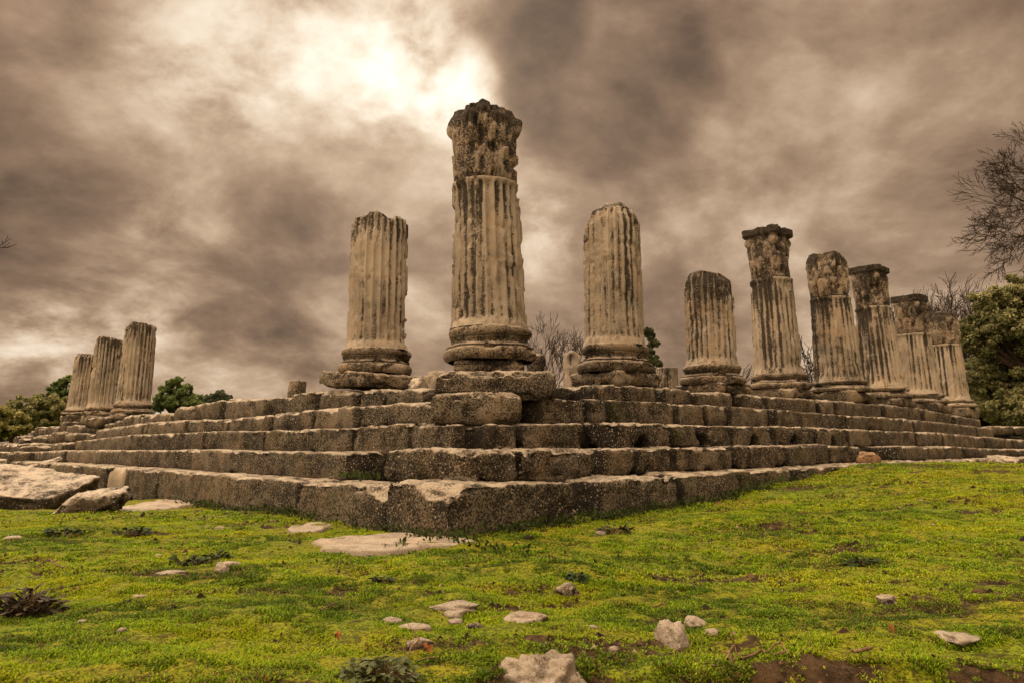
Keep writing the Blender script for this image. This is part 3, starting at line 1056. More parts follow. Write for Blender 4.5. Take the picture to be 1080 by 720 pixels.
for ci, (s, k, xf, yf, xt, yt, wf, wt, yc, xc, wc, style, yb, mat, shape, label) in enumerate(COLS):
    axis_p = C0 + (Rv * PR * k if s == 'R' else Lv * PL * k)
    Y = axis_p[1]
    # foot of the shaft on the axis seen at xf
    z_f = zrow(yf, xf, Y - 0.42)
    foot = at(xf, yf, Y); foot = np.array([foot[0] + (0), Y, z_f])
    foot[0] = (at(xf, 470, Y)[0]) * (fwd(foot) / fwd(np.array([0, Y, CAM_H])))
    z_t = zrow(yt, xt, Y - 0.36)
    top = np.array([0, Y, z_t]); top[0] = (xt - CX) / F * fwd(top)
    foot[0] = (xf - CX) / F * fwd(foot)
    rb, rt = radius_from(wf, foot), radius_from(wt, top)
    axis = (top - foot); axis = axis / axis[2]
    H = z_t - z_f
    tcol = k * (PR if s == 'R' else PL)
    z5 = ztop(5, s, tcol)
    z_b = zrow(yb, xf, Y - 0.5)
    z_b = max(z_b, z5 + 0.05)
    root = empty('column', (foot[0], foot[1], z5), label, 'column', 'columns of the ruined temple')
    fine = 1.0 if Y < 12 else 0.6
    print('COL', s, k, 'Y %.2f' % Y, 'rb %.3f rt %.3f' % (rb, rt), 'z5 %.2f zb %.2f zf %.2f zt %.2f' % (z5, z_b, z_f, z_t), 'lean %.3f' % axis[0])
    ws = math.radians(200) if (s == 'R' and k in (3, 4, 5)) else None
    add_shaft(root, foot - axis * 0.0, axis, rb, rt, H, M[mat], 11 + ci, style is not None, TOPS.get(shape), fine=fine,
              erosion=1.0 if k < 5 or s == 'R' else 1.4, dark_side=ws)
    add_base(root, np.array([foot[0], foot[1], z_b]), (0, 0, 1), rb, rb * (1.11 if k == 0 else 1.15), rb * (1.22 if k == 0 else 1.29),
             z_f - z_b + 0.004, M['base'], 31 + ci, nth=160 if fine >= 1 else 96, wreck=1.0 if Y < 12.5 and k < 3 else 1.7)
    hp = z_b - z5 + 0.02
    pw = rb * (1.78 if k == 0 else 2.25)
    tl = None
    pz = z5 - 0.01
    if s == 'L' and k == 1:
        from mathutils import Euler
        pw = rb * 2.75
        tl = Euler((math.radians(1.5), math.radians(-4.5), 0))
        hp *= 0.82
        pz += 0.05
    block('plinth', M['capital' if k == 0 else 'base'], (foot[0], foot[1], pz), *((AX, AY) if k == 0 else (Rv, Lv) if s == 'R' else (Lv, -Rv)), (pw, pw, hp), seg=0.03 if Y < 12 else 0.07,
          r=0.10 if k == 0 else 0.06, amp=0.022, seed=51 + ci, parent=root, tilt=tl)
    if style:
        z_c = zrow(yc, xc, Y - 0.3)
        Hc = z_c - z_t
        c0 = top - axis * 0.004
        topp = np.array([0, Y, z_c])
        rc = radius_from(wc, np.array([(xc - CX) / F * fwd(topp), Y, z_c]))
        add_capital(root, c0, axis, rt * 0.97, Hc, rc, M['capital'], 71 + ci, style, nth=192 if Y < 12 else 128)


# ------------------------------------------------------------------ loose stones on the platform
def loose_block(name, px0, px1, py0, py1, Y, depth, mat, label, cat, ang=0.0, r=0.04, amp=0.018, tilt=None, chips=(), zbot=None, **kw):
    """stone seen between two columns of the picture's pixels at distance Y, standing on the platform"""
    a, b = at(px0, py1, Y), at(px1, py1, Y)
    zt = at((px0 + px1) / 2, py0, Y)[2]
    zb = a[2] if zbot is None else zbot
    c = (a + b) / 2
    ax = np.array([math.cos(ang), math.sin(ang), 0]); ay = np.array([-math.sin(ang), math.cos(ang), 0])
    o = block(name, M[mat], (c[0], c[1] + depth / 2, zb), ax, ay, (abs(b[0] - a[0]), depth, zt - zb), seg=max(0.02, Y * 0.004), r=r,
              amp=amp, seed=random.randint(1, 999), tilt=tilt, chips=chips, **kw)
    return tag(o, label, cat)


def drum(px, wpx, py0, py1, Y, mat, label, zbot=None, seed=3, name='column_stub', cat='column stub'):
    b = at(px, py1, Y)
    zt = at(px, py0, Y)[2]
    zb = b[2] if zbot is None else zbot
    r = wpx * fwd(b) / F / 2
    H = zt - zb
    pr = [(h, r * (1 - 0.04 * h / H)) for h in np.linspace(0, H - 0.03, 14)] + [(H - 0.012, r * 0.96), (H, r * 0.9), (H, r * 0.5), (H, 0)]
    def disp(P, T, Hh):
        q = P + seed * 3.3
        fl = np.sqrt(np.clip(1 - (2 * ((T / 2 / np.pi * 20) % 1) - 1) ** 2, 0, 1))
        oncap = np.hypot(P[:, 0], P[:, 1]) < r * 0.85
        dr = -0.06 * r * fl + 0.02 * fbm(q * 5, 3, seed) - 0.10 * np.clip(fbm(q * 4, 3, seed + 2) - 0.2, 0, 1)
        return np.where(oncap, 0, dr), 0.4 * fl, 0.015 * fbm(q * 6, 2, seed + 4)
    o = lathe(name, M[mat], (b[0], b[1], zb), (0, 0, 1), pr, 100, disp, None)
    return tag(o, label, cat)


Z4 = float(CURVE[4, 'R'][1][0])
drum(313, 20, 402, 420, 13.2, 'base', 'small round column drum standing on the blocks left of the tilted slab', zbot=1.25, seed=5)
drum(704, 23, 388, 404, 13.6, 'dark_column', 'low dark fluted drum seen between the rounded column and the dark stump', zbot=1.2, seed=9)
loose_block('broken_pier', 596, 613, 371, 420, 13.5, 0.32, 'column', 'upright broken pier of pale stone beside the bare tree behind the columns', 'broken pier', ang=0.5,
            zbot=1.2, taper=0.2, r=0.06, amp=0.035)
loose_block('stone_block', 557, 573, 372, 400, 11.2, 0.4, 'base', 'jagged grey block standing just behind the base of the corner column', 'stone block', ang=0.3,
            zbot=1.2, r=0.06, amp=0.03)
loose_block('column_fragment', 447, 470, 390, 422, 9.8, 0.4, 'column', 'ribbed column fragment lying between the corner column and the tilted slab', 'column fragment',
            ang=0.6, zbot=1.2, r=0.08)
loose_block('stone_chunk', 428, 447, 396, 416, 8.9, 0.3, 'pale', 'small pale broken chunk leaning against the end of the tilted slab', 'stone chunk',
            ang=0.4, zbot=1.28, r=0.05, chips=[((0.0, 0, 0.1), (-0.6, -0.3, 0.7))])
loose_block('stone_block', 183, 280, 430, 441, 14.8, 0.6, 'step', 'long low weathered block lying along the left edge of the platform', 'stone block', ang=0.9, r=0.08, amp=0.03, zbot=1.08)
loose_block('stone_block', 235, 280, 420, 432, 14.0, 0.5, 'step', 'dark rounded block behind the long low one on the left edge', 'stone block', ang=0.2, r=0.08, amp=0.03, zbot=1.1)
loose_block('stone_wedge', 912, 932, 476, 488, 9.75, 0.3, 'rust', 'rusty brown wedge of stone resting on the lowest step at the right', 'stone wedge', ang=0.6, r=0.04,
            chips=[((0.05, 0, 0.05), (0.8, 0, 0.6))], zbot=0.36)

# ------------------------------------------------------------------ stones on the grass
def stone_at(px, py, w, h, label, mat='pale', depth=None, seed=1, rot=0.0, sink=0.3, name='stone', cat='stone', rough=0.22, sub=4, planes=9, tilt=(0, 0)):
    """py: the row of the stone's foot; w, h its size in the picture's pixels"""
    p = gnd(px, py)
    f = fwd(p) / F
    W = w * f
    sink = min(0.62, sink + 0.14)
    Hh = h * f / (1 - sink) * 0.80
    D = depth if depth else W * 0.75
    p = np.array([p[0], p[1] + D * 0.40, 0]); p[2] = gz(p[0], p[1])
    FREE.append((p[0], p[1], min(W, D * 1.3) * 0.36))
    return rock(name, M[mat], p, (W, D, Hh), label, cat, seed, sub, rot, sink, rough, planes, tilt=tilt)


stone_at(574, 738, 96, 34, 'largest rock in the foreground grass, pale and pitted, at the dirt edge', seed=3, depth=0.30, sink=0.5, sub=5, name='rock', cat='rock', rough=0.36, planes=5)
stone_at(716, 684, 38, 27, 'upright whitish stone in the right foreground grass', seed=5, depth=0.2, sink=0.4, sub=5, tilt=(0, 0.25))
stone_at(737, 660, 24, 9, 'flat tongue of pale stone behind the upright whitish stone', seed=6, depth=0.10)
stone_at(752, 670, 17, 8, 'small white pebble just right of the upright whitish stone', seed=7, sub=3, name='pebble', cat='pebble')
stone_at(598, 629, 32, 14, 'grey domed stone alone in the middle of the grass', seed=8, mat='base', sink=0.25)
stone_at(481, 645, 58, 9, 'long low pale stone, arched, at the back of the pebble cluster', seed=9, depth=0.12)
stone_at(556, 657, 50, 11, 'long flat pale stone at the right end of the pebble cluster', seed=10, depth=0.14)
stone_at(480, 651, 24, 7, 'tan flat stone just in front of the long arched stone', seed=11, sub=3)
stone_at(412, 657, 22, 7, 'small grey stone at the left end of the pebble cluster', seed=12, sub=3)
stone_at(437, 664, 34, 7, 'whitish flat stone second from the left in the pebble cluster', seed=13, sub=3)
stone_at(479, 659, 20, 6, 'pale chip of stone in the middle of the pebble cluster', seed=14, sub=3)
stone_at(500, 664, 22, 7, 'dull purple grey stone below the middle of the pebble cluster', seed=15, mat='base', sub=3)
stone_at(443, 682, 30, 11, 'brown grey stone nearest the thistle plant', seed=16, mat='base', sub=4)
stone_at(232, 603, 17, 11, 'wedge shaped white stone left of centre in the grass', seed=17, sub=4)
stone_at(240, 596, 24, 4, 'thin white sliver of stone touching the wedge shaped white stone', seed=18, sub=3)
stone_at(177, 606, 34, 5, 'long thin white stone in the grass beside the leafy weeds', seed=19, sub=3)
stone_at(144, 631, 17, 4, 'small flat white chip right of the dead brown plant', seed=20, sub=3)
stone_at(127, 666, 14, 5, 'small white stone in the left foreground grass', seed=21, sub=3)
stone_at(8, 569, 20, 5, 'flat pale stone in the grass below the fallen slabs', seed=22, sub=3)
stone_at(165, 588, 10, 5, 'tiny white pebble above the long thin white stone', seed=23, sub=2, name='pebble', cat='pebble')
stone_at(84, 658, 13, 5, 'brownish small stone in the left foreground soil', seed=24, mat='base', sub=3)
stone_at(940, 637, 24, 10, 'brown flat stone in the right hand grass', seed=25, mat='base', sub=4)
stone_at(1019, 684, 44, 12, 'pale flat stone at the right edge of the foreground bank', seed=26, depth=0.14, sub=4)
stone_at(1069, 491, 36, 15, 'grey boulder at the right edge in front of the lowest step', seed=27, mat='slab', sub=5, name='boulder', cat='boulder', depth=0.8)
stone_at(634, 561, 12, 6, 'tiny pale stone near the dark soil clod by the lowest step', seed=28, sub=3)
stone_at(558, 566, 12, 6, 'small dark stone against the foot of the corner block', seed=29, mat='core', sub=3)
stone_at(626, 663, 12, 5, 'small pale pebble right of the largest foreground rock, in the grass', seed=30, sub=3, name='pebble', cat='pebble')
stone_at(648, 690, 13, 6, 'small pale pebble between the largest rock and the upright whitish stone', seed=31, sub=3, name='pebble', cat='pebble')
stone_at(230, 558, 12, 4, 'small pale chip in the grass in front of the long left step', seed=32, sub=3)
stone_at(78, 536, 22, 6, 'small stone lying at the foot of the fallen slabs', seed=33, mat='base', sub=3)

# flat bedrock plates level with the turf
def plate(px0, px1, py0, py1, label, seed, thick=0.05, mat='pale', corner=0.4):
    cx = (px0 + px1) / 2
    a, b = gnd(px0, (py0 + py1) / 2), gnd(px1, (py0 + py1) / 2)
    n, f = gnd(cx, py1), gnd(cx, py0)
    W, D = abs(b[0] - a[0]), abs(f[1] - n[1])
    c = np.array([(a[0] + b[0]) / 2, (n[1] + f[1]) / 2, 0])
    c[2] = gz(c[0], c[1]) - thick * 0.45
    nr, nt_ = 14, 72
    th = np.linspace(0, 2 * np.pi, nt_, endpoint=False)
    wob = 1 + 0.22 * fbm(np.stack([np.cos(th) * 1.6, np.sin(th) * 1.6, np.full(nt_, seed * 2.2)], -1), 3, seed)
    V = []
    for ri, rr in enumerate(list(np.linspace(0.02, 1, nr)) + [1.02]):
        x = np.cos(th) * rr * wob * W / 2; y = np.sin(th) * rr * wob * D / 2
        z = np.full(nt_, thick if ri < nr else -0.05) - (0.015 if ri == nr - 1 else 0)
        V.append(np.stack([x, y, z], -1))
    V = np.concatenate(V)
    V[:, 2] += 0.016 * fbm(V * np.array([3.5, 9, 1]) + seed, 4, seed + 2) * (V[:, 2] > 0)
    fcs = grid_faces(nt_, nr, True)
    o = mesh_from('rock_plate', V + c, fcs, M[mat], True, {'dirt': 0.5 * fbm(V * 6 + seed, 3, seed + 4)}, None, c)
    for k in np.linspace(-0.36, 0.36, 5):
        FREE.append((c[0] + k * W, c[1], D * 0.55))
    return tag(o, label, 'rock plate')


plate(326, 492, 564, 585, 'long pale rock plate level with the turf before the corner block', 5)
plate(302, 348, 553, 562, 'short pale rock plate behind the long one along the left step', 7)
plate(130, 205, 526, 541, 'narrow pale rock strip in the turf below the left end step', 9)

# fallen slabs on the left
from mathutils import Euler
def fallen(px, py, l, w, h, ang, tilt, label, mat='slab', seed=1, r=0.05, amp=0.02, dz=-0.1, name='fallen_slab', chips=()):
    p = gnd(px, py)
    ax = np.array([math.cos(ang), math.sin(ang), 0]); ay = np.array([-math.sin(ang), math.cos(ang), 0])
    o = block(name, M[mat], (p[0], p[1] + w / 2, p[2] + dz), ax, ay, (l, w, h), seg=0.03, r=r, amp=amp, seed=seed, tilt=Euler(tilt), chips=chips)
    FREE.append((p[0], p[1] + w * 0.35, min(l, w) * 0.5))
    return tag(o, label, 'fallen slab')


fallen(-34, 536, 2.0, 0.95, 0.36, math.radians(-4), (math.radians(15), math.radians(7), 0),
       'biggest fallen slab, pale topped and tilted, at the left edge of the grass', seed=41, r=0.04, dz=0.0)
fallen(80, 541, 0.84, 0.36, 0.20, math.radians(10), (math.radians(14), math.radians(-9), 0),
       'smaller tilted slab leaning in front of the biggest fallen slab', seed=43, r=0.06, dz=-0.02, chips=[((-0.25, 0, 0.0), (-0.5, 0, 0.8))])
fallen(40, 506, 0.95, 0.5, 0.16, math.radians(10), (math.radians(10), math.radians(-17), 0),
       'pointed slab edge rising behind the biggest fallen slab', seed=45, dz=0.24, r=0.03)
fallen(6, 503, 0.8, 0.5, 0.24, math.radians(0), (0, math.radians(-6), 0),
       'small slab at the very left edge, behind the biggest one', seed=47, dz=0.0)

# crumbled blocks at the far left end of the platform
rb_lab = ['rubble block with a pale top low at the far left end of the steps', 'squat dark rubble block under the far left columns',
          'angular rubble block lying on the left end of the third step', 'broken rubble block beside the bushes at the left end',
          'leaning rubble block between the far left columns and the bushes', 'flat rubble block at the extreme left behind the slabs']
for k, (px, py, w, h, Y) in enumerate([(16, 488, 26, 12, 19), (98, 449, 22, 10, 19.5), (62, 464, 24, 9, 21), (38, 470, 20, 10, 22.5), (70, 452, 18, 8, 23.5), (30, 480, 28, 10, 19.5)]):
    loose_block('rubble_block', px - w / 2, px + w / 2, py - h, py + 3, Y, 0.5, 'step', rb_lab[k], 'rubble block', ang=random.uniform(-0.6, 0.9), r=0.08, amp=0.035)

# ------------------------------------------------------------------ trees
def tubes(segs, sides=5):
    """segs: array (n, 8): p0, p1, r0, r1"""
    S = np.asarray(segs)
    p0, p1, r0, r1 = S[:, :3], S[:, 3:6], S[:, 6], S[:, 7]
    d = p1 - p0
    d /= np.maximum(np.linalg.norm(d, axis=1, keepdims=True), 1e-9)
    ref = np.where(np.abs(d[:, 2:]) > 0.9, np.array([[1., 0, 0]]), np.array([[0, 0, 1.]]))
    u = np.cross(d, ref); u /= np.linalg.norm(u, axis=1, keepdims=True)
    v = np.cross(d, u)
    n = len(S)
    V = np.zeros((n, 2 * sides, 3))
    for k in range(sides):
        a = 2 * np.pi * k / sides
        o = u * math.cos(a) + v * math.sin(a)
        V[:, k] = p0 + o * r0[:, None]
        V[:, sides + k] = p1 + o * r1[:, None]
    b = (np.arange(n) * 2 * sides)[:, None]
    F_ = [np.concatenate([b + k, b + (k + 1) % sides, b + sides + (k + 1) % sides, b + sides + k], 1) for k in range(sides)]
    return V.reshape(-1, 3), np.concatenate(F_)


def grow(p, d, length, r, level, maxl, rnd, out, spread=0.55, up=0.08, nseg=5, kids=(3, 5), shrink=0.62, wob=0.22, rmin=0.004):
    p = np.array(p, float); d = np.array(d, float); d /= np.linalg.norm(d)
    step = length / nseg
    pts = []
    for k in range(nseg):
        d = d + rnd.normal(0, wob, 3) * 0.6 + np.array([0, 0, up])
        d /= np.linalg.norm(d)
        q = p + d * step
        ra = max(r * (1 - 0.6 * k / nseg), rmin); rb_ = max(r * (1 - 0.6 * (k + 1) / nseg), rmin)
        out[level].append((*p, *q, ra, rb_))
        pts.append((q, d.copy(), rb_))
        p = q
    if level >= maxl:
        return
    n = rnd.integers(kids[0], kids[1] + 1)
    for c in range(n):
        k = min(nseg - 1, int(rnd.uniform(0.25 if level else 0.35, 1.0) * nseg))
        q, dd, rr = pts[k]
        side = np.cross(dd, rnd.normal(size=3)); side /= np.linalg.norm(side) + 1e-9
        a = spread * rnd.uniform(0.7, 1.35)
        nd = dd * math.cos(a) + side * math.sin(a)
        grow(q, nd, length * shrink * rnd.uniform(0.75, 1.2), rr * 0.72, level + 1, maxl, rnd, out, spread, up, nseg, kids, shrink, wob, rmin)
    q, dd, rr = pts[-1]
    grow(q, dd, length * shrink, rr * 0.85, level + 1, maxl, rnd, out, spread, up, nseg, kids, shrink, wob, rmin)


def bare_tree(base, height, label, seed, maxl=5, lean=(0, 0), kids=(3, 4), spread=0.6, rmin=0.006, group=None, trunk_r=None, extra=None, limbs=(), name='bare_tree', up=0.06, shrink=0.66):
    rnd = np.random.default_rng(seed)
    base = np.array(base, float)
    out = {k: [] for k in range(maxl + 1)}
    L0 = height * 0.40
    grow(base - np.array([0, 0, 0.1]), (lean[0], lean[1], 1.0), L0, trunk_r or height * 0.022, 0, maxl, rnd, out, spread=spread, up=up, nseg=5, kids=kids, shrink=shrink, rmin=rmin, wob=0.2)
    if extra:
        for (p, d, ln, r) in extra:
            grow(p, d, ln, r, 1, maxl, rnd, out, spread=spread, up=up, nseg=5, kids=kids, shrink=shrink, rmin=rmin, wob=0.2)
    for (p, q, ra, rb_) in limbs:
        m_ = (np.asarray(p) + q) / 2 + np.array([0, 0, 0.25])
        out[1] += [(*p, *m_, ra, (ra + rb_) / 2), (*m_, *q, (ra + rb_) / 2, rb_)]
    root = empty(name, base, label, 'bare tree', group)
    v, f = tubes(out[0] + out[1], 8)
    mesh_from('trunk', v, f, M['bark'], True, None, root, base)
    tw = [s for k in range(2, maxl + 1) for s in out[k]]
    v, f = tubes(tw, 4)
    mesh_from('branches', v, f, M['twig'], True, None, root, base)
    return root, len(tw)


def leafy_tree(base, blobs, n, leaf, label, seed, tints, name='tree', cat='tree', trunk_r=0.15, gap=0.0, group=None, asp=1.8, droop=0.0, inner=0.35):
    rnd = np.random.default_rng(seed)
    base = np.array(base, float)
    B = np.array([b[0] for b in blobs], float) + base
    Rb = np.array([b[1] for b in blobs], float)
    if Rb.ndim == 1:
        Rb = np.stack([Rb] * 3, -1)
    # sub-clumps on each blob give the crown its uneven outline
    sub, sr, so = [], [], []
    for b, r in zip(B, Rb):
        for _ in range(int(16 + 34 * min(2.0, r.mean()))):
            d = rnd.normal(size=3); d /= np.linalg.norm(d)
            if d[2] < -0.55: continue
            sub.append(b + d * r * rnd.uniform(0.45, 1.0)); sr.append(r.mean() * rnd.uniform(0.11, 0.28)); so.append(d)
    sub = np.array(sub); sr = np.array(sr); so = np.array(so)
    wgt = sr ** 2; wgt /= wgt.sum()
    k = rnd.choice(len(sub), n, p=wgt)
    d = rnd.normal(size=(n, 3)); d /= np.linalg.norm(d, axis=1, keepdims=True)
    rad = rnd.uniform(0.25, 1.0, n) ** 0.5 * rnd.uniform(0.8, 1.25, n)
    p = sub[k] + d * (sr[k] * rad)[:, None] * np.array([1, 1, 0.8])
    if gap:
        keep = fbm(p * (1.6 / max(0.5, Rb.mean())) + seed, 3, seed) > -0.55 + gap
        p, k, d, rad = p[keep], k[keep], d[keep], rad[keep]
    N = len(p)
    nrm = d + rnd.normal(0, 0.8, (N, 3)) + np.array([0, 0, 0.3]); nrm /= np.linalg.norm(nrm, axis=1, keepdims=True)
    u = np.cross(nrm, rnd.normal(size=(N, 3))); u[:, 2] -= droop; u /= np.linalg.norm(u, axis=1, keepdims=True)
    w = np.cross(nrm, u)
    s = leaf * rnd.uniform(0.6, 1.3, N)[:, None]
    V = np.stack([p - u * s * asp * 0.5, p + w * s * 0.5 - u * s * 0.1, p + u * s * asp * 0.5, p - w * s * 0.5 + u * s * 0.1], 1).reshape(-1, 3)
    F_ = np.arange(N * 4).reshape(-1, 4)
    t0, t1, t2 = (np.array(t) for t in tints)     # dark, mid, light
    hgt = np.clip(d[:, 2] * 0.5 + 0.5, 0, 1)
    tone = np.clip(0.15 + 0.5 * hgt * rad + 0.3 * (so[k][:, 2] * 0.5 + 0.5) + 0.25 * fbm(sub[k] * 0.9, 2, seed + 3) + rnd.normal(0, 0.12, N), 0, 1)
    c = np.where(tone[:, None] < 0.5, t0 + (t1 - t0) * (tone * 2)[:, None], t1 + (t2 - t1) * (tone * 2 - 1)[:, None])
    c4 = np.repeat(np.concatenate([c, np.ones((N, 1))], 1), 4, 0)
    root = empty(name, base, label, cat, group)
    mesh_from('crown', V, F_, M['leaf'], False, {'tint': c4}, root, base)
    segs = []
    top = B[np.argmax(Rb.mean(1))]
    segs.append((*(base - [0, 0, 0.2]), *(base * 0.45 + top * 0.55), trunk_r, trunk_r * 0.75))
    m = base * 0.45 + top * 0.55
    segs.append((*m, *top, trunk_r * 0.75, trunk_r * 0.45))
    for b in B:
        mid = (m + b) / 2 + rnd.normal(0, 0.12, 3)
        segs.append((*m, *mid, trunk_r * 0.55, trunk_r * 0.4)); segs.append((*mid, *b, trunk_r * 0.4, trunk_r * 0.2))
    for q in sub[rnd.choice(len(sub), min(len(sub), 60), replace=False)]:
        b = B[np.argmin(((B - q) ** 2).sum(1))]
        segs.append((*b, *q, trunk_r * 0.18, trunk_r * 0.06))
    v, f = tubes(segs, 7)
    mesh_from('trunk', v, f, M['bark'], True, None, root, base)
    return root


def gp(px, Y):
    x = (px - CX) / F * (Y * CD)
    return np.array([x, Y, gz(x, Y)])


def zat(py, Y):
    return at(540, py, Y)[2]


OLIVE = ((0.024, 0.028, 0.011), (0.13, 0.135, 0.052), (0.34, 0.33, 0.145))
OLIVE_L = ((0.05, 0.056, 0.022), (0.19, 0.20, 0.078), (0.36, 0.35, 0.15))
OLIVE2 = ((0.045, 0.05, 0.016), (0.19, 0.19, 0.06), (0.36, 0.34, 0.12))
PINE = ((0.035, 0.056, 0.02), (0.13, 0.185, 0.06), (0.28, 0.35, 0.12))
FAR = ((0.05, 0.065, 0.04), (0.09, 0.115, 0.07), (0.15, 0.18, 0.11))  # distance haze is put into these leaf colours
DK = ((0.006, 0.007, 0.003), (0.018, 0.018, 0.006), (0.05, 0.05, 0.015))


def blob_px(base, lst, Y):
    """crown lobes from picture rows at distance Y: (px, py, radius px)"""
    out = []
    for (px, py, r, *dy) in lst:
        yy = Y + (dy[0] if dy else 0)
        p = at(px, py, yy)
        out.append((p - np.asarray(base), r * yy / F))
    return out


Y = 27.0
b = gp(1085, Y)
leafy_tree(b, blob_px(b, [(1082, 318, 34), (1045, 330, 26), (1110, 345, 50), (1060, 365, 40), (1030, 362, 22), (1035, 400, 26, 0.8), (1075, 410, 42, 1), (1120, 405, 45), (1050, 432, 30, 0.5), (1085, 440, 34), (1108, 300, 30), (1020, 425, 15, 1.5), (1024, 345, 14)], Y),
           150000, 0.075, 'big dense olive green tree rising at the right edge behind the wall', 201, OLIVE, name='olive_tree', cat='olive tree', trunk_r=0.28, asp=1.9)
Y = 31.0
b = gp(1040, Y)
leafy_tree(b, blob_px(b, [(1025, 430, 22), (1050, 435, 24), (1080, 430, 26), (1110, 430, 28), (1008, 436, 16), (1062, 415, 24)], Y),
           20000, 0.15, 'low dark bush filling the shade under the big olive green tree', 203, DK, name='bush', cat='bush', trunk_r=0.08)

# leafy trees on the left
Y = 33.0
b = gp(8, Y)
leafy_tree(b, blob_px(b, [(-6, 452, 22), (14, 450, 16), (2, 440, 14), (20, 460, 12), (-30, 450, 26)], Y), 26000, 0.085,
           'yellow green bush lowest at the left edge in front of the other trees', 205, OLIVE2, name='bush', cat='bush', trunk_r=0.08)
Y = 36.0
b = gp(45, Y)
leafy_tree(b, blob_px(b, [(38, 432, 17), (60, 430, 14), (22, 430, 13), (48, 445, 18), (70, 440, 14), (30, 448, 16), (10, 434, 12)], Y), 34000, 0.085,
           'dark rounded olive tree behind the shortest of the far left columns', 207, OLIVE_L, name='olive_tree', cat='olive tree', trunk_r=0.16)
Y = 40.0
b = gp(68, Y)
leafy_tree(b, blob_px(b, [(70, 404, 9), (60, 412, 9), (77, 412, 9), (66, 424, 13), (80, 428, 12), (72, 400, 5), (55, 416, 5)], Y), 12000, 0.10,
           'loose topped green tree rising above the dark rounded olive tree', 209, PINE, name='tree', trunk_r=0.12, gap=0.15)
Y = 44.0
b = gp(188, Y)
leafy_tree(b, blob_px(b, [(186, 404, 8), (178, 414, 11), (196, 414, 10), (170, 424, 10), (186, 428, 15), (205, 426, 10), (190, 400, 5), (166, 430, 8), (212, 432, 8)], Y), 24000, 0.11,
           'bright green pine standing right of the far left columns', 211, PINE, name='pine_tree', cat='pine tree', trunk_r=0.16, gap=0.12, asp=2.4)
Y = 75.0
b = gp(232, Y)
leafy_tree(b, blob_px(b, [(232, 419, 7), (222, 421, 6), (240, 421, 6), (214, 424, 6), (228, 424, 8)], Y), 7000, 0.22,
           'distant umbrella shaped pine, hazy, right of the bright green pine', 213, FAR, name='pine_tree', cat='pine tree', trunk_r=0.22)
Y = 50.0
b = gp(684, Y)
leafy_tree(b, blob_px(b, [(684, 352, 6), (688, 362, 7), (682, 372, 8), (690, 382, 8), (685, 395, 9)], Y), 6000, 0.15,
           'slim evergreen half hidden behind the rounded dark topped column', 215, ((0.02, 0.026, 0.012), (0.055, 0.065, 0.028), (0.11, 0.125, 0.055)), name='evergreen_tree', cat='evergreen tree', trunk_r=0.12, gap=0.1)
Y = 120.0
for k, (px, lab) in enumerate([(205, 'hazy far tree low on the horizon under the umbrella pine')]):
    b = gp(px, Y)
    leafy_tree(b, blob_px(b, [(px - 16, 440, 10), (px, 436, 12), (px + 18, 440, 10), (px + 34, 444, 8), (px - 30, 446, 8)], Y), 6000, 0.4, lab, 217 + k, FAR, name='tree', trunk_r=0.3)

# bare trees
Y = 46.0
n1 = []
_, n = bare_tree(gp(590, Y), zat(334, Y) - 0.3, 'slender bare tree seen in the gap right of the corner column', 303, maxl=5, kids=(2, 4), spread=0.55, rmin=0.011); n1.append(n)
Y = 60.0
_, n = bare_tree(gp(606, Y), zat(352, Y) - 0.3, 'fainter bare tree close behind the slender one, by the rounded column', 305, maxl=5, kids=(2, 4), spread=0.6, rmin=0.012); n1.append(n)
Y = 48.0
_, n = bare_tree(gp(852, Y), zat(355, Y), 'bare tree showing between the pale column and the grey stained column', 307, maxl=4, kids=(2, 4), rmin=0.018); n1.append(n)
_, n = bare_tree(gp(788, Y), zat(372, Y), 'bare sapling showing between the dark stump and the pale column', 309, maxl=4, kids=(2, 4), rmin=0.018); n1.append(n)
for k, (px, py, Y, lab) in enumerate([(958, 303, 38, 'bushy bare tree behind the best kept capital'), (985, 300, 36, 'bushy bare tree behind the farthest right columns'),
                                      (1012, 305, 40, 'bushy bare tree between the farthest column and the big green tree')]):
    _, n = bare_tree(gp(px, Y), zat(py, Y) - 0.3, lab, 311 + k, maxl=5, kids=(3, 4), spread=0.62, rmin=0.011, trunk_r=0.16); n1.append(n)
# the bare tree whose branches come in at the right edge
Y = 20.5
b = gp(1225, Y)
ex = []
HUB = at(1128, 228, Y)
for (pa, pb, yo, r) in [((1092, 214), (1004, 200), 0.0, 0.036), ((1096, 224), (1002, 240), -0.6, 0.036), ((1098, 232), (1012, 266), 0.5, 0.034), ((1102, 240), (1034, 288), -0.9, 0.03),
                        ((1090, 208), (1018, 176), 0.7, 0.034), ((1096, 200), (1040, 146), -0.5, 0.036), ((1102, 192), (1064, 122), 0.4, 0.036), ((1110, 188), (1084, 96), -0.4, 0.036),
                        ((1094, 220), (1022, 222), 1.2, 0.032), ((1100, 236), (1052, 280), 0.9, 0.03), ((1094, 204), (1050, 178), -1.2, 0.032), ((1098, 226), (1040, 250), -1.5, 0.03),
                        ((1100, 198), (1066, 160), 1.4, 0.03)]:
    p0, p1 = at(*pa, Y + yo * 0.3), at(*pb, Y + yo)
    d = p1 - p0
    ex.append((p0, d, np.linalg.norm(d) * 0.36, r))
bare_tree(b, zat(60, Y), 'large bare tree reaching its forked twigs in from the right edge', 331, maxl=5, kids=(2, 3), spread=0.58, rmin=0.006, trunk_r=0.26, extra=ex, up=0.006, shrink=0.70,
          limbs=[(at(1225, 400, Y), HUB, 0.15, 0.07)] + [(HUB, p, 0.06, r) for (p, d, l_, r) in ex])
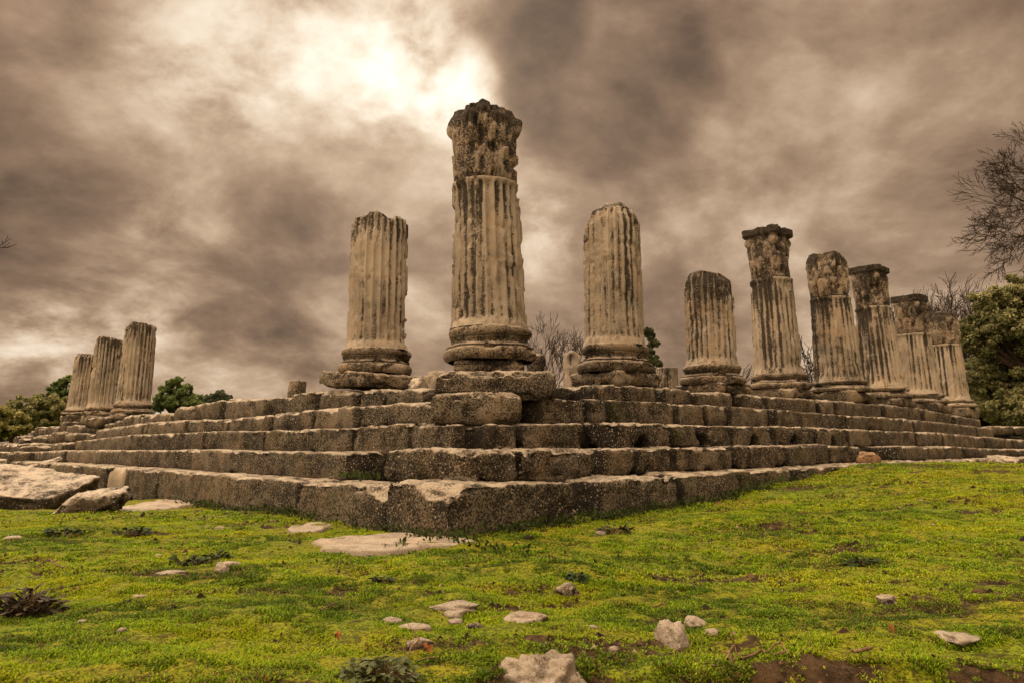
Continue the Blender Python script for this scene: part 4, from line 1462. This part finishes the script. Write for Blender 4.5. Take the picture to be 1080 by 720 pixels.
# and the one at the left edge
Y = 8.2
b = np.array([-10.2, Y, gz(-10.2, Y)])
ex = [(at(-40, 262, Y), at(4, 240, Y) - at(-40, 262, Y), 0.33, 0.011), (at(-40, 268, Y), at(10, 254, Y) - at(-40, 268, Y), 0.33, 0.012)]
bare_tree(b, 4.4, 'bare tree of which only a twig shows at the left edge of the sky', 341, maxl=3, kids=(2, 3), spread=0.5, rmin=0.004, trunk_r=0.09, extra=ex, up=0.02, shrink=0.5,
          limbs=[(b + np.array([0, 0, 2.0]), at(-40, 262, Y), 0.04, 0.011), (b + np.array([0, 0, 2.2]), at(-40, 268, Y), 0.04, 0.011)])

# ------------------------------------------------------------------ low wall at the far right
def wall_piece():
    Yw = 21.5
    p0, p1 = at(1046, 452, Yw), at(1130, 456, Yw)
    zt = at(1060, 449, Yw)[2]
    g0 = gz(p0[0], p0[1]) - 0.1
    root = empty('stone_wall', ((p0[0] + p1[0]) / 2, Yw, g0), 'low dark rubble wall topped with moss under the big green tree', 'wall')
    random.seed(77)
    z = g0
    rows = 4
    for k in range(rows):
        x = p0[0] - 0.3
        hh = (zt - g0) / rows
        while x < p1[0] + 2:
            w = random.uniform(0.35, 0.9)
            block('wall_stone', M['core'] if k < rows - 1 else M['step'], (x + w / 2, Yw + random.uniform(-.03, .03), z), np.array([1., 0, 0]), np.array([0, 1., 0]), (w - 0.01, 0.6, hh * random.uniform(0.9, 1.02)), seg=0.12, r=0.05, amp=0.02,
                  seed=random.randint(1, 999), parent=root)
            x += w
        z += hh


wall_piece()

# ------------------------------------------------------------------ small plants, sticks, clods
def weed(px, py, wpx, hpx, n, label, seed, c1, c2, name='weed', leaf=(0.02, 0.05), ragged=True, cat='weed', broad=0.32):
    rnd = np.random.default_rng(seed)
    p = gnd(px, py)
    W = wpx * fwd(p) / F; Hh = hpx * fwd(p) / F
    p = np.array([p[0], p[1] + W * 0.25, 0]); p[2] = gz(p[0], p[1])
    V, Fq, Cc = [], [], []
    segs = []
    for k in range(n):
        a = rnd.uniform(0, 6.283); rr = W / 2 * math.sqrt(rnd.random())
        q = np.array([math.cos(a) * rr, math.sin(a) * rr * 0.7, rnd.uniform(0, Hh * 0.8) * (1 - (rr / (W / 2)) ** 2 * 0.7)])
        az = a + rnd.normal(0, 0.9)
        ln = rnd.uniform(*leaf)
        el = rnd.uniform(-0.1, 1.0)
        d = np.array([math.cos(az) * math.cos(el), math.sin(az) * math.cos(el), math.sin(el)])
        sd = np.array([-math.sin(az), math.cos(az), rnd.normal(0, 0.3)])
        col = np.array(c1) + (np.array(c2) - np.array(c1)) * rnd.random()
        b0 = len(V)
        ws = [0.15, 0.8, 0.55, 1.0, 0.6, 0.75, 0.05] if ragged else [0.2, 0.7, 1.0, 1.0, 0.85, 0.5, 0.05]
        for j, wj in enumerate(ws):
            t = j / 6
            c = q + d * ln * t + np.array([0, 0, -ln * 0.35 * t * t])
            ww = ln * broad * wj / 2
            V.append(c - sd * ww); V.append(c + sd * ww)
            sh = 0.5 + 0.6 * t
            Cc += [(*(col * sh), 1)] * 2
        for j in range(6):
            Fq.append((b0 + 2 * j, b0 + 2 * j + 1, b0 + 2 * j + 3, b0 + 2 * j + 2))
        segs.append((rr * math.cos(a) * 0.3, rr * math.sin(a) * 0.2, -0.01, *q, 0.002, 0.0012))
    root = empty(name, p, label, cat)
    mesh_from('leaves', np.array(V) + p, np.array(Fq), M['weed'], False, {'tint': np.array(Cc)}, root, p)
    v, f = tubes(np.array(segs) + np.array([*p, *p, 0, 0]), 4)
    mesh_from('stem', v, f, M['stick'], True, None, root, p)
    FREE.append((p[0], p[1], W * 0.3))
    return root


weed(396, 722, 84, 24, 240, 'grey green thistle plant at the dirt edge left of the largest rock', 401, (0.05, 0.065, 0.02), (0.15, 0.18, 0.06), name='thistle', cat='thistle', leaf=(0.018, 0.042), broad=0.55)
weed(16, 652, 66, 36, 190, 'dark dead brown plant clump at the left edge of the grass', 403, (0.025, 0.018, 0.010), (0.10, 0.08, 0.045), name='dead_plant', cat='dead plant', leaf=(0.03, 0.07), broad=0.4)
weed(196, 597, 52, 13, 110, 'low dark green leafy weeds beside the long thin white stone', 405, (0.02, 0.035, 0.006), (0.06, 0.09, 0.015), ragged=False, leaf=(0.025, 0.06), broad=0.5)
weed(228, 590, 26, 9, 50, 'small dark green weed just above the wedge shaped white stone', 406, (0.02, 0.035, 0.006), (0.06, 0.09, 0.015), ragged=False, leaf=(0.025, 0.05), broad=0.5)
weed(60, 562, 40, 6, 80, 'flat patch of dark weeds in the far left grass', 407, (0.02, 0.04, 0.006), (0.05, 0.085, 0.012), ragged=False, leaf=(0.03, 0.06), broad=0.5)
weed(135, 563, 44, 6, 80, 'flat dark weeds in the grass before the long left step', 408, (0.02, 0.04, 0.006), (0.05, 0.085, 0.012), ragged=False, leaf=(0.03, 0.06), broad=0.5)
weed(652, 562, 36, 13, 70, 'dark tuft of withered weeds near the lowest step on the right', 409, (0.018, 0.014, 0.007), (0.05, 0.045, 0.015), leaf=(0.03, 0.07), broad=0.4)
weed(912, 597, 34, 8, 60, 'dark green weeds in the right hand meadow', 410, (0.02, 0.04, 0.006), (0.05, 0.085, 0.012), ragged=False, leaf=(0.03, 0.06), broad=0.5)
weed(608, 612, 22, 9, 40, 'dark green tuft directly behind the grey domed stone', 411, (0.015, 0.035, 0.005), (0.045, 0.08, 0.012), ragged=False, leaf=(0.025, 0.05), broad=0.5)
weed(402, 615, 20, 10, 36, 'small dark tuft in the grass between the rock plate and the pebble cluster', 412, (0.015, 0.035, 0.005), (0.045, 0.08, 0.012), ragged=False, leaf=(0.02, 0.045), broad=0.5)
weed(430, 577, 26, 8, 30, 'withered brown tuft on the end of the long rock plate', 413, (0.04, 0.028, 0.012), (0.12, 0.085, 0.035), leaf=(0.02, 0.05), broad=0.3)
# moss and weeds in the joints of the steps
for k, (px, py, s_, i_, lab) in enumerate([(455, 566, 'L', 1, 'green weeds growing at the foot of the corner block'), (300, 545, 'L', 1, 'green weeds along the foot of the long left step'),
                                           (378, 503, 'L', 2, 'green weeds in the mossy recess of the second step on the left'), (618, 545, 'R', 1, 'green weeds in the dark recess of the lowest step'), (560, 560, 'R', 1, ''), (720, 525, 'R', 1, ''), (800, 512, 'R', 1, ''), (220, 538, 'L', 1, '')]):
    t, z = hit(px, py, s_, E[i_] + 0.04)
    n_, a_ = (-Lv, Rv) if s_ == 'R' else (-Rv, Lv)
    p = C0 + n_ * (E[i_] + 0.05) + a_ * t + Zv * z
    rnd = np.random.default_rng(420 + k)
    V, Fq, Cc = [], [], []
    for j in range(150 if k in (2,) else 420):
        c = p + a_ * rnd.normal(0, 0.20 if k == 2 else 0.6) + n_ * rnd.uniform(-0.04, 0.05)
        c = np.array([c[0], c[1], (gz(c[0], c[1]) if i_ == 1 else z) + rnd.uniform(-0.02, 0.06) * (1 if i_ == 1 else 0.5)])
        d = rnd.normal(size=3) * 0.6 + np.array([0, 0, 0.7]) + n_ * 0.4; d /= np.linalg.norm(d)
        sd = np.cross(d, rnd.normal(size=3)); sd /= np.linalg.norm(sd)
        ln = rnd.uniform(0.02, 0.05)
        b0 = len(V)
        V += [c, c + d * ln * 0.5 + sd * ln * 0.22, c + d * ln, c + d * ln * 0.5 - sd * ln * 0.22]
        Fq.append((b0, b0 + 1, b0 + 2, b0 + 3))
        col = np.array((0.03, 0.05, 0.008)) * rnd.uniform(0.6, 1.8)
        Cc += [(*col, 1)] * 4
    o = mesh_from('weed', np.array(V), np.array(Fq), M['weed'], False, {'tint': np.array(Cc)}, None, p)
    o.name = 'ground_weeds'
    o['kind'] = 'stuff'


def twig(pts, r, label, seed, fork=2):
    rnd = np.random.default_rng(seed)
    P = []
    for (px, py, dz) in pts:
        g_ = gnd(px, py); P.append(g_ + np.array([0, 0, dz]))
    segs = []
    for a, b_ in zip(P[:-1], P[1:]):
        m_ = (a + b_) / 2 + rnd.normal(0, 0.006, 3)
        segs.append((*a, *m_, r, r * 0.92)); segs.append((*m_, *b_, r * 0.92, r * 0.85))
    for k in range(fork):
        i_ = rnd.integers(0, len(segs))
        q = np.array(segs[i_][3:6])
        d = rnd.normal(size=3) * np.array([1, 1, 0.5]) + np.array([0, 0, 0.3]); d /= np.linalg.norm(d)
        e = q + d * rnd.uniform(0.03, 0.08)
        segs.append((*q, *e, r * 0.6, r * 0.3))
    v, f = tubes(segs, 6)
    o = mesh_from('twig', v, f, M['stick'], True, None, None, P[0])
    return tag(o, label, 'twig')


twig([(768, 702, 0.02), (775, 692, 0.035), (772, 716, 0.0)], 0.004, 'forked dry twig upright at the dirt bank right of the upright whitish stone', 501, 3)
twig([(782, 702, 0.02), (805, 712, 0.01), (830, 702, 0.02)], 0.0045, 'pale curved twig lying along the dirt bank', 502, 3)
twig([(742, 718, 0.0), (755, 706, 0.02)], 0.003, 'thin short twig slanting at the left end of the dirt bank', 503, 1)
twig([(812, 719, 0.01), (826, 709, 0.02), (838, 718, 0.0)], 0.003, 'bent thin twig in the middle of the dirt bank', 504, 2)
twig([(902, 716, 0.01), (922, 711, 0.012)], 0.006, 'thick broken stick end on the right part of the dirt bank', 505, 0)
twig([(985, 700, 0.01), (988, 712, 0.0)], 0.005, 'short stick standing in the right corner of the dirt bank', 506, 0)
twig([(428, 708, 0.0), (433, 694, 0.03), (441, 688, 0.04)], 0.003, 'thin dry stalk beside the thistle', 507, 1)
twig([(440, 701, 0.012), (460, 697, 0.012)], 0.0025, 'thin straw lying right of the thistle', 508, 0)
twig([(35, 600, 0.01), (52, 596, 0.03), (66, 601, 0.01)], 0.004, 'dry straw stalks in the far left grass', 509, 5)
twig([(688, 642, 0.01), (703, 638, 0.02)], 0.003, 'small dark twig in the grass behind the upright whitish stone', 510, 1)
twig([(338, 646, 0.01), (352, 640, 0.015)], 0.003, 'small dark twig in the grass left of the pebble cluster', 511, 0)


def dry_leaf(px, py, size, label, seed):
    rnd = np.random.default_rng(seed)
    p = gnd(px, py) + np.array([0, 0, 0.025])
    n = 12
    V = [p + np.array([0, 0, 0.008])]
    for k in range(n):
        a = 2 * math.pi * k / n
        r = size * (0.55 + 0.45 * abs(math.cos(a * 2.5)))
        V.append(p + np.array([math.cos(a) * r, math.sin(a) * r * 0.7, 0.012 * math.sin(a * 3 + seed) + r * 0.35 * math.sin(a)]))
    o = mesh_from('dry_leaf', np.array(V), [(0, 1 + k, 1 + (k + 1) % n) for k in range(n)], M['dryleaf'], False, None, None, p)
    return tag(o, label, 'leaf')


dry_leaf(451, 692, 0.017, 'orange dry leaf between the thistle and the largest rock', 1)
dry_leaf(356, 678, 0.014, 'orange brown dry leaf left of the brown grey stone', 2)
dry_leaf(941, 670, 0.013, 'dry orange leaf standing in the right foreground grass', 3)


def litter():
    """crumbs of soil, straw and tiny chips over the bare patches"""
    rnd = np.random.default_rng(9)
    n = 26000
    y = np.sqrt(rnd.uniform(1.5 ** 2, 7 ** 2, n)); x = rnd.uniform(-0.8, 0.8, n) * y
    keep = (~inside_temple(x, y, 2.52)) & (rnd.random(n) < dirt_mask(x, y) * 0.9 + 0.06)
    x, y = x[keep], y[keep]; n = len(x)
    z = gz(x, y)
    s = rnd.lognormal(math.log(0.0045), 0.55, n) * (0.7 + y * 0.12)
    tet = np.array([[1, 0, -.4], [-.5, .87, -.4], [-.5, -.87, -.4], [0.1, 0, .8]])
    a = rnd.uniform(0, 6.28, n); ca, sa = np.cos(a), np.sin(a)
    el = rnd.uniform(0.7, 2.4, n)
    V = np.zeros((n, 4, 3))
    for k in range(4):
        tx = tet[k, 0] * el; ty = tet[k, 1]
        V[:, k, 0] = x + s * (tx * ca - ty * sa); V[:, k, 1] = y + s * (tx * sa + ty * ca); V[:, k, 2] = z + 0.004 + s * tet[k, 2]
    b_ = (np.arange(n) * 4)[:, None]
    F_ = np.concatenate([b_ + np.array(t) for t in ((0, 1, 3), (1, 2, 3), (2, 0, 3), (0, 2, 1))])
    pal = np.array([[0.05, 0.03, 0.015], [0.03, 0.02, 0.01], [0.16, 0.10, 0.05], [0.38, 0.3, 0.2]])
    c = pal[rnd.choice(4, n, p=[0.4, 0.36, 0.19, 0.05])]
    c4 = np.repeat(np.concatenate([c, np.ones((n, 1))], 1), 4, 0)
    o = mesh_from('debris', V.reshape(-1, 3), F_, M['weed'], False, {'tint': c4})
    o['kind'] = 'stuff'


litter()
build_grass()

# ------------------------------------------------------------------ sky, sun
SUN_AZ, SUN_EL = math.radians(-8.0), math.radians(33.0)      # azimuth from +Y towards +X


def build_world():
    w = bpy.data.worlds.new('World')
    scene.world = w
    w.use_nodes = True
    nt = w.node_tree
    for n in list(nt.nodes):
        nt.nodes.remove(n)
    g = G(nt)
    D = g.n('ShaderNodeTexCoord').outputs['Generated']
    sep = g.n('ShaderNodeSeparateXYZ'); nt.links.new(D, sep.inputs[0])
    x, y, z = sep.outputs
    zc = g.math('ADD', g.math('MAXIMUM', z, 0.0), 0.42)
    cmb = g.n('ShaderNodeCombineXYZ')
    nt.links.new(g.math('DIVIDE', x, zc), cmb.inputs[0]); nt.links.new(g.math('DIVIDE', y, zc), cmb.inputs[1])
    C = cmb.outputs[0]
    warpn = g.noise(C, 1.3, 5, 0.55, 0.0, 'Color')
    warp = g.vmath('SCALE', g.vmath('SUBTRACT', warpn, (0.5, 0.5, 0.5)))
    warp.node.inputs['Scale'].default_value = 0.22
    D2 = g.vmath('NORMALIZE', g.vmath('ADD', D, warp))
    c1 = g.noise(C, 1.25, 9, 0.56, 0.5)
    c2 = g.noise(C, 3.2, 8, 0.58, 0.3)
    L = g.math('ADD', g.math('MULTIPLY', g.math('SUBTRACT', c1, 0.5), 1.7), g.math('MULTIPLY', g.math('SUBTRACT', c2, 0.5), 0.88))
    c3 = g.noise(C, 10.0, 7, 0.62, 0.2)
    L = g.math('ADD', L, g.math('MULTIPLY', g.math('SUBTRACT', c3, 0.5), 0.32))
    L = g.math('ADD', L, 0.485)

    def lobe(px, py, r0, r1, wgt, warped=True):
        d = ray(px, py); d = d / np.linalg.norm(d)
        dp = g.vmath('DOT_PRODUCT', D2 if warped else D, tuple(d))
        f = g.ramp(dp, math.cos(math.radians(r1)), math.cos(math.radians(r0)))
        if wgt > 0.13:      # thin places let the light through unevenly
            f = g.math('MULTIPLY', f, g.ramp(g.math('ADD', g.math('MULTIPLY', c2, 0.7), g.math('MULTIPLY', c3, 0.3)), 0.36, 0.60, 0.35, 1.25))
        return g.math('MULTIPLY', f, wgt)
    for a in [(410, 30, 1.0, 9, 0.19), (440, 60, 0.5, 6, 0.24), (488, 98, 0.3, 4.0, 0.32), (310, 15, 2, 11, 0.18), (225, 30, 2, 9, 0.15), (130, 60, 2, 10, 0.08), (350, 90, 1, 7, 0.10), (578, 240, 0.3, 4.5, 0.2), (330, 20, 4, 22, 0.08),
              (640, 60, 6.5, 9, -0.22), (565, 20, 2.5, 5, -0.2), (560, 110, 1, 4, -0.12), (40, 40, 3, 14, -0.10), (460, 140, 1, 6, 0.10), (520, 190, 1, 5, 0.08), (80, 300, 3, 15, 0.05), (120, 390, 1, 9, 0.14), (250, 180, 4, 14, -0.02), (180, 235, 1, 5, 0.14), (860, 180, 6, 24, 0.06), (900, 330, 3, 14, 0.12), (1010, 190, 3, 13, 0.10), (760, 260, 3, 10, 0.06), (540, 380, 3, 12, 0.06), (1000, 10, 3, 14, -0.05),
              (150, 365, 0.5, 3.5, 0.16), (270, 372, 0.5, 3.5, 0.10), (40, 362, 0.5, 4, 0.18), (320, 330, 2, 8, -0.02)]:
        L = g.math('ADD', L, lobe(*a))
    cr = g.n('ShaderNodeValToRGB')
    nt.links.new(g.math('MULTIPLY', L, 0.80), cr.inputs[0])
    el = cr.color_ramp.elements
    stops = [(0.0, (0.074, 0.045, 0.029)), (0.163, (0.142, 0.090, 0.057)), (0.311, (0.258, 0.164, 0.103)), (0.43, (0.395, 0.260, 0.165)), (0.548, (0.58, 0.415, 0.28)),
             (0.66, (0.78, 0.61, 0.44)), (0.80, (0.98, 0.84, 0.66)), (1.0, (1.2, 1.1, 0.94))]
    el[0].position = 0.0; el[0].color = (*stops[0][1], 1)
    el[1].position = 1.0; el[1].color = (*stops[-1][1], 1)
    for p_, c_ in stops[1:-1]:
        e = el.new(p_); e.color = (*c_, 1)
    # added fill light: the unseen sky overhead and behind the viewer is brightened
    back = g.ramp(g.vmath('DOT_PRODUCT', D, (-0.74, -0.58, 0.34)), 0.05, 0.95)
    over = g.ramp(z, 0.62, 0.95)
    boost = g.math('ADD', 1.0, g.math('ADD', g.math('MULTIPLY', back, BACK), g.math('MULTIPLY', over, OVER)))
    bgc = g.n('ShaderNodeBackground')
    nt.links.new(g.mix(g.math('MULTIPLY', g.math('MAXIMUM', back, over), 0.42), cr.outputs[0], (0.27, 0.225, 0.165)), bgc.inputs['Color'])
    nt.links.new(boost, bgc.inputs['Strength'])
    sky = g.n('ShaderNodeTexSky', sky_type='NISHITA')
    sky.sun_disc = False
    sky.sun_elevation = SUN_EL
    sky.sun_rotation = SUN_AZ
    sky.dust_density = 4.0
    bgs = g.n('ShaderNodeBackground'); bgs.inputs['Strength'].default_value = 0.08
    nt.links.new(sky.outputs[0], bgs.inputs['Color'])
    mx = g.n('ShaderNodeMixShader')
    mx.inputs[0].default_value = 0.985          # cloud cover
    nt.links.new(bgs.outputs[0], mx.inputs[1]); nt.links.new(bgc.outputs[0], mx.inputs[2])
    out = g.n('ShaderNodeOutputWorld')
    nt.links.new(mx.outputs[0], out.inputs[0])


BACK, OVER = 7.5, 9.0
build_world()

sun = bpy.data.lights.new('sun', 'SUN')
sun.energy = 2.0
sun.angle = math.radians(18)
sun.color = (1.0, 0.86, 0.68)
so = bpy.data.objects.new('sun', sun)
COL.objects.link(so)
sd = Vector((math.sin(SUN_AZ) * math.cos(SUN_EL), math.cos(SUN_AZ) * math.cos(SUN_EL), math.sin(SUN_EL)))
so.rotation_euler = (-sd).to_track_quat('-Z', 'Y').to_euler()
so.location = sd * 60

cam = bpy.data.cameras.new('camera')
cam.sensor_width = 36.0
cam.lens = F / 1080 * 36.0
cam.shift_y = -(360 - CY) / 1080
cam.clip_start = 0.05
cam.clip_end = 6000
co = bpy.data.objects.new('camera', cam)
COL.objects.link(co)
co.location = (0, 0, CAM_H)
co.rotation_euler = (math.pi / 2 + PITCH, 0, 0)
scene.camera = co

scene.render.engine = 'CYCLES'
scene.cycles.max_bounces = 6
scene.cycles.diffuse_bounces = 2
scene.view_settings.view_transform = 'Standard'
scene.view_settings.look = 'None'
scene.view_settings.exposure = 0
